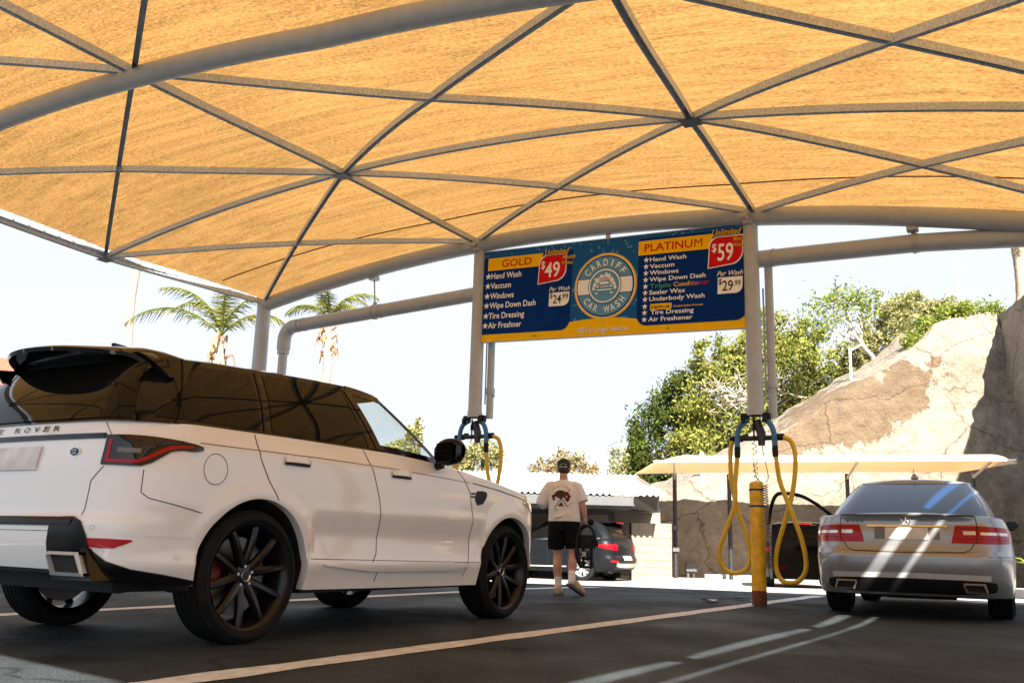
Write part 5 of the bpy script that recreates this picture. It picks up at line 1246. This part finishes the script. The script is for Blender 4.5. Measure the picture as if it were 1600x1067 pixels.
def tree(name, label, base, blobs, n, size, m, seed, tr=.16, twigs=None, group=None, clump=.13, bark='bark'):
    t = empty(name, label, 'tree' if 'bush' not in name else 'bush', base, 0, group)
    B_ = Vector(base); loc = [(b[0]-B_.x, b[1]-B_.y, b[2]-B_.z, *b[3:]) for b in blobs]
    mb = MB(); top = Vector(loc[0][:3]); fork = top*.55
    limb(mb, (0, 0, -.3), fork, tr, tr*.7, seed, .3)
    g = random.Random(seed)
    for b in loc:
        limb(mb, fork, b[:3], tr*.6, tr*.3, seed+1, .4)
        for k in range(5): limb(mb, b[:3], [b[i]+g.uniform(-.85, .85)*b[3+i] for i in range(3)], tr*.28, .012, seed+k+9, .5)
    mb.obj('trunk', bark, t)
    crown('crown', loc, n, size, m, t, seed, clump)
    if twigs:
        mb = MB()
        for k in range(twigs[4]):
            a = Vector(twigs[:3])-B_; th = g.uniform(-.9, 3.6); L = twigs[3]*g.uniform(.4, 1.1); e = a+Vector((L*math.cos(th)*g.uniform(.5, 1), g.uniform(-.7, .1)*L, L*math.sin(th)*.7))
            limb(mb, a+Vector((g.uniform(-.3, .3), 0, g.uniform(-.3, .3))), e, .035, .010, k+31, 1.2)
            for q in range(3): s_ = a.lerp(e, g.uniform(.4, .9)); limb(mb, s_, s_+Vector((g.uniform(-.5, .5), g.uniform(-.3, .1), g.uniform(-.3, .5))), .015, .006, k*7+q, 1.)
        mb.obj('dead_branches', 'dead_wood', t)
    return t
G0 = zg(0, 40)
tree('pine_tree', 'dark dense evergreen tree at the left end of the tree group', (6.2, 40, G0), [(6.5, 40, 4.6, 1.5, 1.3, 2.6), (7.4, 40, 6.6, 1.2, 1.2, 1.5), (5.75, 40.3, 3.4, .8, 1, 2.4), (6.9, 39.6, 2.6, 1.6, 1, 1.8)], 24000, .075, 'leaf_pine', 3, .2, None, 'trees behind the rock slope')
tree('pine_tree', 'yellow green evergreen with pale bare branches, left of the right drop post', (8.9, 38.5, .8), [(8.9, 38.8, 6.3, 1.9, 1.4, 2.0), (7.7, 38.5, 4.6, 1.2, 1.1, 1.4), (9.6, 38.6, 4.2, 1.6, 1.1, 1.6), (8.6, 38.7, 8.3, 1.2, 1, 1.0), (10.1, 38.8, 8.4, 1.1, 1, 1.4)], 27000, .072, 'leaf_light', 5, .2, (8.9, 37.4, 6.5, 1.9, 16), 'trees behind the rock slope')
tree('pine_tree', 'broad olive green tree directly behind the right drop post', (12.0, 41, 3.2), [(12.3, 41, 7.6, 2.0, 1.5, 2.4), (13.9, 41, 7.4, 1.5, 1.2, 1.6), (11.0, 40.6, 5.2, 1.3, 1.2, 1.6), (11.4, 41, 10.2, 1.2, 1, 1.3), (13.0, 41.2, 9.6, 1.3, 1, 1.2), (15.3, 41.2, 9.0, 1.2, 1, 1.3)], 26000, .075, 'leaf_light', 8, .2, (11.0, 39.6, 7.6, 1.8, 12), 'trees behind the rock slope')
lt = empty('leaning_tree', 'sparse tree with a pale trunk leaning left over the rock slope', 'tree', (15.3, 37, 7.3))
mb = MB(); limb(mb, (.25, 0, -.4), (-1.1, .2, 1.75), .13, .09, 2, .2)
for e in ((-2.6, 0, 3.2), (-1.9, .3, 3.7), (-1.0, .1, 3.6), (-2.9, .2, 2.4), (-1.4, -.3, 2.9)): limb(mb, (-1.1, .2, 1.75), e, .07, .018, int(abs(e[0])*70), .6)
limb(mb, (-.3, .1, .6), (.5, 0, 1.7), .05, .012, 4, .6); mb.obj('trunk', 'dead_wood', lt)
crown('crown', [(-2.4, 0, 2.9, .95, .6, .75), (-1.5, .1, 3.55, .8, .6, .5), (-.7, 0, 3.3, .5, .5, .6), (-2.9, .1, 2.1, .5, .4, .5)], 1700, .075, 'leaf_fresh', lt, 77, .34)
tree('pine_tree', 'tall bushy tree right of the leaning trunk on the ridge', (16.0, 40, 6.8), [(16.4, 40, 10.0, 1.1, 1, 1.3), (17.6, 40, 10.8, 1.3, 1, 1.2), (18.9, 40, 10.9, .9, .9, .9), (15.4, 40, 8.9, .9, .9, 1.1)], 17000, .07, 'leaf_pale', 12, .12, (15.6, 38.8, 7.7, 1.2, 10), 'trees behind the rock slope')
for i, (x, y, z, r_) in enumerate(((15.1, 34.4, 8.55, .40), (15.75, 34.6, 9.1, .5), (17.2, 34.5, 9.85, .42), (16.6, 34.8, 9.75, .4), (18.3, 34.8, 9.9, .5))):
    t = empty('ridge_bush', ['small green bush hanging at the lowest place along the ridge top', 'bright green bush on the ridge left of the crest', 'round green bush on the crest at the shadow edge', 'little bush between the two crest bushes', 'green bush on the ridge at the right edge'][i], 'bush', (x, y, z), 0, 'bushes on the rock ridge')
    crown('foliage', [(0, 0, 0, r_, r_*.8, r_*.7), (-.2, -.25, -.25, r_*.5, .2, .3)], 700, .065, 'leaf_fresh', t, 90+i, .3)
tree('broad_tree', 'pale tan and green tree behind the carport roof left of the man', (3.2, 72, G0), [(2.6, 72, 5.4, 1.7, 1.3, 1.9), (4.6, 72, 5.7, 1.9, 1.3, 2.1), (6.2, 72, 5.3, 1.4, 1.2, 1.8)], 9000, .13, 'leaf_tan', 21, .2)
tree('broad_tree', 'sparse pale tree between the utility pole and the dark evergreen', (9.0, 72, G0), [(8.6, 72, 6.6, 1.1, .9, 1.9), (9.6, 72, 4.6, 1.0, .9, 1.4), (8.0, 72, 4.6, .8, .8, 1.2)], 2600, .13, 'leaf_pale', 23, .15)
tree('broad_tree', 'small slim green tree above the SUV mirror', (-4.6, 45, G0), [(-4.55, 45, 5.4, .38, .4, 1.0), (-5.2, 45, 4.4, .9, .7, 1.0)], 2600, .10, 'leaf_pale', 25, .1)
tree('broad_tree', 'small pale tree seen between the hoses of the left drop post', (-1.7, 62, G0), [(-1.7, 62, 6.4, 1.3, 1, 1.1), (-3.0, 62, 5.6, 1.0, .8, .8)], 2600, .12, 'leaf_pale', 27, .12)
# palms
def palm(label, x, y, h, r0, fr, seed, drop=.9, L=2.6, skirt=True):
    t = empty('palm_tree', label, 'palm tree', (x, y, G0), 0, 'palms beyond the canopy'); g = random.Random(seed); H = h-G0
    mb = MB(); pts = [(0.08*math.sin(i*.3), 0, H*i/60) for i in range(61)]; mb.tube(pts, [r0*(1.05+.06*(i % 2)) *(1-.15*i/60) for i in range(61)], 12); mb.obj('trunk', 'palm_trunk', t)
    mb = MB()
    for k in range(26 if skirt else 0):
        a = g.uniform(0, 2*PI); z = H-g.uniform(.1, 1.7); d = g.uniform(.1, .45); mb.tube([(r0*math.cos(a), r0*math.sin(a), z), ((r0+d*.7)*math.cos(a), (r0+d*.7)*math.sin(a), z+.15), ((r0+d)*math.cos(a), (r0+d)*math.sin(a), z-.25)], [.055, .045, .015], 5)
    if skirt: mb.obj('dead_stalks', 'dead_frond', t)
    for k, (a, el, ln) in enumerate(fr):
        vs = []; fs = []; rib_ = []
        for i in range(25):
            s_ = i/24; ang = el-drop*2.0*s_**1.3*1.1; 
            if i == 0: p = Vector((0, 0, H)); 
            else: p = rib_[-1]+Vector((math.cos(a)*math.cos(ang), math.sin(a)*math.cos(ang), math.sin(ang)))*ln/24
            rib_.append(p)
        mb = MB(); mb.tube(rib_, [.03*(1-i/26)+.004 for i in range(25)], 5)
        side = Vector((-math.sin(a), math.cos(a), 0))
        for i in range(3, 25):
            for q in range(3):
                p = rib_[i]+(rib_[min(24, i+1)]-rib_[i])*q/3; d = (rib_[i]-rib_[i-1]).normalized(); w = .62*math.sin(PI*min(1, .12+.86*i/24))**.7
                for sg_ in (-1, 1):
                    e = p+side*sg_*w*g.uniform(.5, .8)+d*w*g.uniform(.45, .75)+Vector((0, 0, -w*g.uniform(.15, .75))); n_ = d*.020
                    k0 = len(mb.v); mb.add([p-n_, p+n_, e+n_*.2, e-n_*.2], [(0, 1, 2, 3)])
        mb.obj('frond', 'palm_leaf', t, smooth=False)
    return t
def fan(n, seed, lo=-.1, hi=1.1, L=2.6):
    g = random.Random(seed); return [(2*PI*i/n+g.uniform(-.2, .2), g.uniform(lo, hi), L*g.uniform(.8, 1.15)) for i in range(n)]
palm('nearest palm with a long green frond arching left beside the canopy post', -8.9, 28, 6.6, .21, [(PI*1.02, .85, 3.3), (PI*.85, 1.25, 2.6), (PI*.6, 1.35, 2.4), (.2, 1.05, 2.2), (-.1, 1.4, 2.4), (PI*1.6, 1.3, 2.3), (PI*1.12, 1.35, 2.6)], 1, .75)
palm('slender palm seen through the gap under the overhead pipe', -8.05, 40, 10.1, .21, fan(9, 5, .8, 1.4, 2.5), 2, .8)
palm('very tall thin palm trunk at the far left rising behind the canopy edge', -20.9, 50, 21.5, .20, fan(12, 6, -.1, 1.1, 2.6), 3, .8)
palm('pale palm trunk standing above the rock slope at the right edge', 22.5, 40, 16.5, .26, fan(12, 7, -.1, 1.1, 2.6), 4, .8)
# low plant at the right edge by the sedan
pt = empty('agave_plant', 'green strap leaved plant on a white kerb at the right edge past the sedan', 'plant', (8.75, 15.3, 0))
for k in range(14):
    a = 2*PI*k/14+.3*random.random(); mb = MB(); L = random.uniform(.5, .75); pts = [(L*s_*math.cos(a), L*s_*math.sin(a), .05+.55*math.sin(1.9*s_)*random.uniform(.9, 1.05)) for s_ in np.linspace(0, 1, 9)]
    mb.tube(pts, [(.035*(1-s_*.9), .008) for s_ in np.linspace(0, 1, 9)], 6); mb.obj('leaf', 'leaf_fresh', pt)
mb = MB(); mb.box((8.2, 14.6, -.1), (11.5, 16.2, .13), bev=.02); tag(mb.obj('planter_kerb', 'concrete'), kind='structure')

# ------------------------------------------------------------ the walking man
pm = empty('person', 'person walking away in cream shirt, black shorts and cap, carrying a black camera rig', 'person', (.80, 12.35, 0), -.14)
def soft(mb, name, m, voxel, parent, smooth_it=4):
    o = mb.obj(name, m, parent); r_ = o.modifiers.new('remesh', 'REMESH'); r_.mode = 'VOXEL'; r_.voxel_size = voxel; r_.use_smooth_shade = True
    s_ = o.modifiers.new('smooth', 'SMOOTH'); s_.factor = .5; s_.iterations = smooth_it
    return o
def caps(mb, pts, rs, n=14, upv=None):
    mb.tube(pts, rs, n, upv=upv)
    for p, r_ in ((pts[0], rs[0]), (pts[-1], rs[-1])):
        q = r_ if hasattr(r_, '__len__') else (r_, r_); k = min(q); mb.sphere(p, (k*.98, k*.98, k*.98), 12, 8)
X0 = -.06
mb = MB()
caps(mb, [(X0-.02, .03, 1.42), (X0-.02, .04, 1.52)], [.062, .058])
mb.sphere((X0-.02, .065, 1.625), (.076, .092, .108), 18, 14); mb.sphere((X0-.02, .095, 1.565), (.058, .066, .058), 12, 8)
mb.sphere((X0-.098, .06, 1.605), (.012, .022, .032), 8, 6); mb.sphere((X0+.058, .06, 1.605), (.012, .022, .032), 8, 6)
mb.sphere((X0-.02, .165, 1.60), (.015, .022, .022), 8, 6)
caps(mb, [(X0, .01, .88), (X0, .01, 1.05), (X0-.01, .02, 1.28), (X0-.02, .03, 1.42)], [(.10, .15), (.095, .135), (.10, .16), (.06, .10)], 18, (0, 1, 0))
# legs
caps(mb, [(X0-.10, .01, .86), (X0-.10, .03, .66), (X0-.085, .045, .49), (X0-.08, .0, .33), (X0-.065, -.01, .11)], [.085, .072, .055, .058, .036])
caps(mb, [(X0+.09, .0, .86), (X0+.105, .0, .66), (X0+.12, -.02, .50), (X0+.12, -.12, .36), (X0+.12, -.20, .20)], [.085, .072, .055, .058, .037])
mb.sphere((X0-.08, -.03, .36), (.05, .045, .09), 10, 8); mb.sphere((X0+.12, -.145, .39), (.05, .045, .09), 10, 8)
# arms
caps(mb, [(X0-.21, .03, 1.38), (X0-.305, .04, 1.16), (X0-.17, .25, 1.12)], [.052, .043, .030])
caps(mb, [(X0+.18, .03, 1.38), (X0+.235, .0, 1.13), (X0+.262, .03, .985)], [.052, .043, .029])
caps(mb, [(X0+.235, .0, 1.13), (X0+.25, .01, 1.06), (X0+.262, .03, .975)], [.044, .043, .029])
# right hand closed round the handle
hx, hy, hz = X0+.268, .035, .93
mb.sphere((hx, hy, hz+.01), (.026, .040, .045), 12, 8)
for k, (dy, L_) in enumerate(((.030, .052), (.011, .058), (-.009, .055), (-.027, .044))):
    mb.tube([(hx+.014, hy+dy, hz-.020), (hx+.030, hy+dy, hz-.045), (hx+.018, hy+dy, hz-.066), (hx-.006, hy+dy*.95, hz-.060*L_/.055)], [.0105, .010, .0095, .008], 8)
mb.tube([(hx-.012, hy+.035, hz+.01), (hx-.024, hy+.048, hz-.025), (hx-.010, hy+.045, hz-.055)], [.012, .011, .009], 8)
lx, ly, lz = X0-.14, .30, 1.12
mb.sphere((lx, ly, lz), (.032, .045, .024), 10, 8)
for k, dx in enumerate((-.028, -.010, .009, .026)): mb.tube([(lx+dx*.8, ly+.03, lz), (lx+dx, ly+.065, lz-.008), (lx+dx, ly+.088, lz-.030)], [.0105, .0095, .008], 8)
mb.tube([(lx+.028, ly-.005, lz), (lx+.052, ly+.02, lz-.01), (lx+.055, ly+.045, lz-.022)], [.012, .011, .009], 8)
soft(mb, 'body', 'skin', .0065, pm, 3)
mb = MB()                                   # shirt
mb.tube([(X0, .01, .92), (X0, .01, 1.0), (X0-.005, .015, 1.14), (X0-.015, .02, 1.30), (X0-.02, .03, 1.40), (X0-.02, .035, 1.455)], [(.125, .212), (.130, .208), (.125, .205), (.125, .215), (.095, .180), (.066, .088)], 24, upv=(0, 1, 0))
mb.tube([(X0-.17, .03, 1.385), (X0-.245, .035, 1.29), (X0-.305, .045, 1.16), (X0-.28, .08, 1.15)], [.085, .082, .080, .078], 16); mb.sphere((X0-.17, .03, 1.375), (.08, .085, .075), 12, 8)
mb.tube([(X0+.13, .03, 1.385), (X0+.19, .03, 1.30), (X0+.235, .01, 1.175)], [.085, .080, .078], 16); mb.sphere((X0+.13, .03, 1.375), (.08, .085, .075), 12, 8)
rng = random.Random(4)
for k in range(4):                          # folds
    a = rng.uniform(-.15, .13); z = rng.uniform(.93, 1.2); y = -.125; mb.tube([(X0+a-.05, y+.01, z), (X0+a, y-.002, z+.02), (X0+a+.06, y+.012, z+.055)], [.006, .010, .006], 6)
shirt = soft(mb, 'shirt', 'shirt', .009, pm, 3)
mb = MB()                                   # shorts
mb.tube([(X0, .01, .96), (X0, .01, .90), (X0, .01, .80)], [(.118, .198), (.128, .205), (.125, .205)], 24, upv=(0, 1, 0))
mb.tube([(X0-.10, .01, .86), (X0-.105, .02, .72), (X0-.105, .035, .575)], [.108, .110, .106], 18); mb.tube([(X0+.10, .0, .86), (X0+.11, .0, .72), (X0+.122, .0, .585)], [.108, .108, .100], 18)
for k in range(10):
    a = rng.choice((-.1, .1))+rng.uniform(-.06, .06); z = rng.uniform(.6, .85); mb.tube([(X0+a-.02, -.095, z+.09), (X0+a, -.108, z), (X0+a+.015, -.098, z-.06)], [.006, .011, .006], 6)
soft(mb, 'shorts', 'black_cloth', .009, pm, 3)
mb = MB(); mb.sphere((X0-.02, .055, 1.665), (.087, .102, .082), 20, 14); mb.tube([(X0-.02, .055, 1.625), (X0-.02, .055, 1.66)], [(.103, .0875), (.103, .0875)], 22, upv=(0, 1, 0)); mb.tube([(X0-.02, .13, 1.635), (X0-.02, .235, 1.622)], [(.01, .078), (.008, .05)], 12, upv=(0, 0, 1))
cap = soft(mb, 'cap', 'cap_cloth', .006, pm, 2)
mb = MB(); mb.tube([(X0-.02-.045*math.cos(a), .055-.103-.001, 1.632+.034*math.sin(a)) for a in np.linspace(0, PI, 12)], .0035, 6); mb.tube([(X0-.07, -.040, 1.625), (X0-.02, -.049, 1.622), (X0+.03, -.040, 1.625)], .008, 6); mb.obj('cap_strap', 'grey_metal', cap)
mb = MB(); mb.sphere((X0-.02, .045, 1.59), (.080, .085, .058), 16, 10); soft(mb, 'hair', 'hair', .007, pm, 2)
for sx, pts in ((-1, [(X0-.066, -.01, .10), (X0-.068, -.01, .23)]), (1, [(X0+.12, -.205, .185), (X0+.12, -.155, .30)])):
    mb = MB(); mb.tube(pts[:1]+[Vector(pts[0]).lerp(Vector(pts[1]), .5)]+pts[1:], [.045, .046, .050], 14); mb.sphere(pts[0], .045, 12, 8); mb.obj('sock', 'sock', pm)
def shoe(loc, rz, pitch, roll_):
    o = bpy.data.objects.new('shoe', None); C.objects.link(o); o.parent = pm; o.location = loc; o.rotation_euler = (pitch, roll_, rz); o.empty_display_size = .1
    mb = MB(); mb.tube([(0, -.125, .055), (0, -.09, .066), (0, -.02, .070), (0, .06, .058), (0, .13, .042), (0, .165, .036)], [(.042, .034), (.058, .042), (.060, .044), (.045, .048), (.032, .046), (.018, .028)], 16, upv=(0, 0, 1)); mb.tube([(0, -.06, .07), (0, -.065, .115)], [.047, .043], 14)
    soft(mb, 'upper', 'shoe', .007, o, 2)
    mb = MB(); ol_ = [(.040, -.13), (.048, -.06), (.043, .0), (.052, .08), (.045, .14), (.015, .182), (-.015, .182), (-.045, .14), (-.052, .08), (-.043, .0), (-.048, -.06), (-.040, -.13)]; mb.poly([(x, y, 0) for x, y in ol_], .026, (0, 0, 1)); mb.obj('sole', 'sole', o)
shoe((X0-.066, .03, .002), -.10, 0, 0); shoe((X0+.15, -.13, .075), -.75, -.48, 0)
# print on the back of the shirt
def prnt(mb, m, name='shirt_print'):
    o = mb.obj(name, m, shirt, smooth=False); w = o.modifiers.new('wrap', 'SHRINKWRAP'); w.target = shirt; w.wrap_method = 'PROJECT'; w.use_project_y = True; w.use_positive_direction = True; w.use_negative_direction = True; w.offset = .007; return o
def dsc(pts): return [(x, -.30, z) for x, z in pts]
def fillpoly(mb, pts):
    c0 = (sum(p[0] for p in pts)/len(pts), sum(p[1] for p in pts)/len(pts)); P_ = []
    for a, b in zip(pts, pts[1:]+pts[:1]):
        for k in range(3): P_.append((a[0]+(b[0]-a[0])*k/3, a[1]+(b[1]-a[1])*k/3))
    P_.append(P_[0]); mb.grid([[(c0[0]+(x-c0[0])*t, -.30, c0[1]+(z-c0[1])*t) for t in (.001, .2, .4, .6, .8, 1)] for x, z in P_])
def strip(mb, pts, w):
    P_ = [Vector((x, 0, z)) for x, z in pts]; rows = []
    for i, p in enumerate(P_):
        d = (P_[min(i+1, len(P_)-1)]-P_[max(i-1, 0)]).normalized(); nn = Vector((-d.z, 0, d.x))*w/2; rows.append([(p.x+nn.x, -.30, p.z+nn.z), (p.x-nn.x, -.30, p.z-nn.z)])
    mb.grid(rows)
cx, cz = X0-.035, 1.24
mb = MB()
for i, chx in enumerate('Old Tony'):
    if chx == ' ': continue
    co, fs = text_in_box(chx, .022 if chx not in 'lT' else .014, .026, bold=.03, shear=.3, extr=0.); a = PI/2+.62-i*.18; rr = .165; rot = a-PI/2
    mb.add([(cx+rr*math.cos(a)+(x-.01)*math.cos(rot)-y*math.sin(rot), -.30, cz-.045+rr*math.sin(a)+(x-.01)*math.sin(rot)+y*math.cos(rot)) for x, y, _ in co], fs)
prnt(mb, 'print_gold')
mb = MB(); fillpoly(mb, [(cx-.01, cz-.035)]+[(cx-.01+.085*math.cos(a), cz+.005+.075*math.sin(a)) for a in np.linspace(.25, PI-.1, 14)]); strip(mb, [(cx-.13, cz+.08), (cx+.0, cz-.03), (cx+.085, cz-.13), (cx+.10, cz-.13)], .009); strip(mb, [(cx+.11, cz+.09), (cx, cz-.03), (cx-.075, cz-.13), (cx-.085, cz-.16)], .009); prnt(mb, 'print_brown')
mb = MB()
for x, z, r_ in ((-.105, .0, .024), (-.10, -.035, .018), (.075, .035, .026), (.10, .0, .024), (.08, -.04, .026), (.05, -.01, .016)): fillpoly(mb, [(cx+x+r_*math.cos(a), cz+z+r_*math.sin(a)) for a in np.linspace(0, 2*PI, 13)[:-1]])
prnt(mb, 'print_red')
mb = MB(); fillpoly(mb, [(cx-.045, cz-.125), (cx+.035, cz-.125), (cx+.0, cz-.07)]); prnt(mb, 'print_green')
# the camera rig in his hand
rg = empty('camera_rig', 'black handheld camera rig with looped handles hanging from the man\'s right hand', 'camera rig', (.80+hx*math.cos(.14)+hy*math.sin(.14), 12.35-hx*math.sin(.14)+hy*math.cos(.14), 0), -.14)
mb = MB(); mb.tube([(0, -.13, hz-.050), (0, .13, hz-.050)], .013, 10); mb.tube([(.0, -.06, hz-.05), (.0, .06, hz-.05)], .016, 10); mb.obj('handle', 'black_plastic', rg)
for y in (-.12, .12):
    mb = MB(); mb.tube(spline([(0, y, hz-.05), (.05, y, hz-.055), (.10, y, hz-.10), (.125, y, hz-.19), (.08, y, hz-.26)]), .018, 8); mb.tube(spline([(0, y, hz-.05), (-.06, y, hz-.10), (-.09, y, hz-.22), (-.10, y, hz-.36), (-.075, y, hz-.50), (-.03, y, hz-.575)]), .024, 8); mb.obj('loop_handle', 'black_plastic', rg)
mb = MB(); mb.box((-.07, -.07, hz-.34), (.15, .07, hz-.17), bev=.015); mb.tube([(.04, -.06, hz-.25), (.04, -.13, hz-.25)], .045, 16); mb.tube([(.13, 0, hz-.27), (.17, 0, hz-.27)], .04, 12); mb.obj('camera_body', 'black_plastic', rg)
mb = MB(); mb.sphere((.075, 0, hz+.0), (.045, .045, .05), 14, 10); mb.obj('monitor_knob', 'dark_paint', rg)
mb = MB(); mb.tube([(.085, 0, hz-.25), (.085, 0, hz-.58)], .022, 8); mb.tube([(-.02, 0, hz-.30), (-.02, 0, hz-.58)], .022, 8); mb.box((-.07, -.04, hz-.59), (.11, .04, hz-.555), bev=.008); mb.box((-.02, -.05, hz-.45), (.06, .05, hz-.37), bev=.01); mb.tube([(-.02, 0, hz-.47), (.085, 0, hz-.47)], .014, 8); mb.obj('stand_frame', 'black_plastic', rg)
mb = MB(); mb.box((-.035, -.062, hz-.44), (.02, -.052, hz-.38)); mb.box((.035, -.05, hz-.545), (.06, -.04, hz-.50)); mb.obj('battery', 'grey_metal', rg, smooth=False)
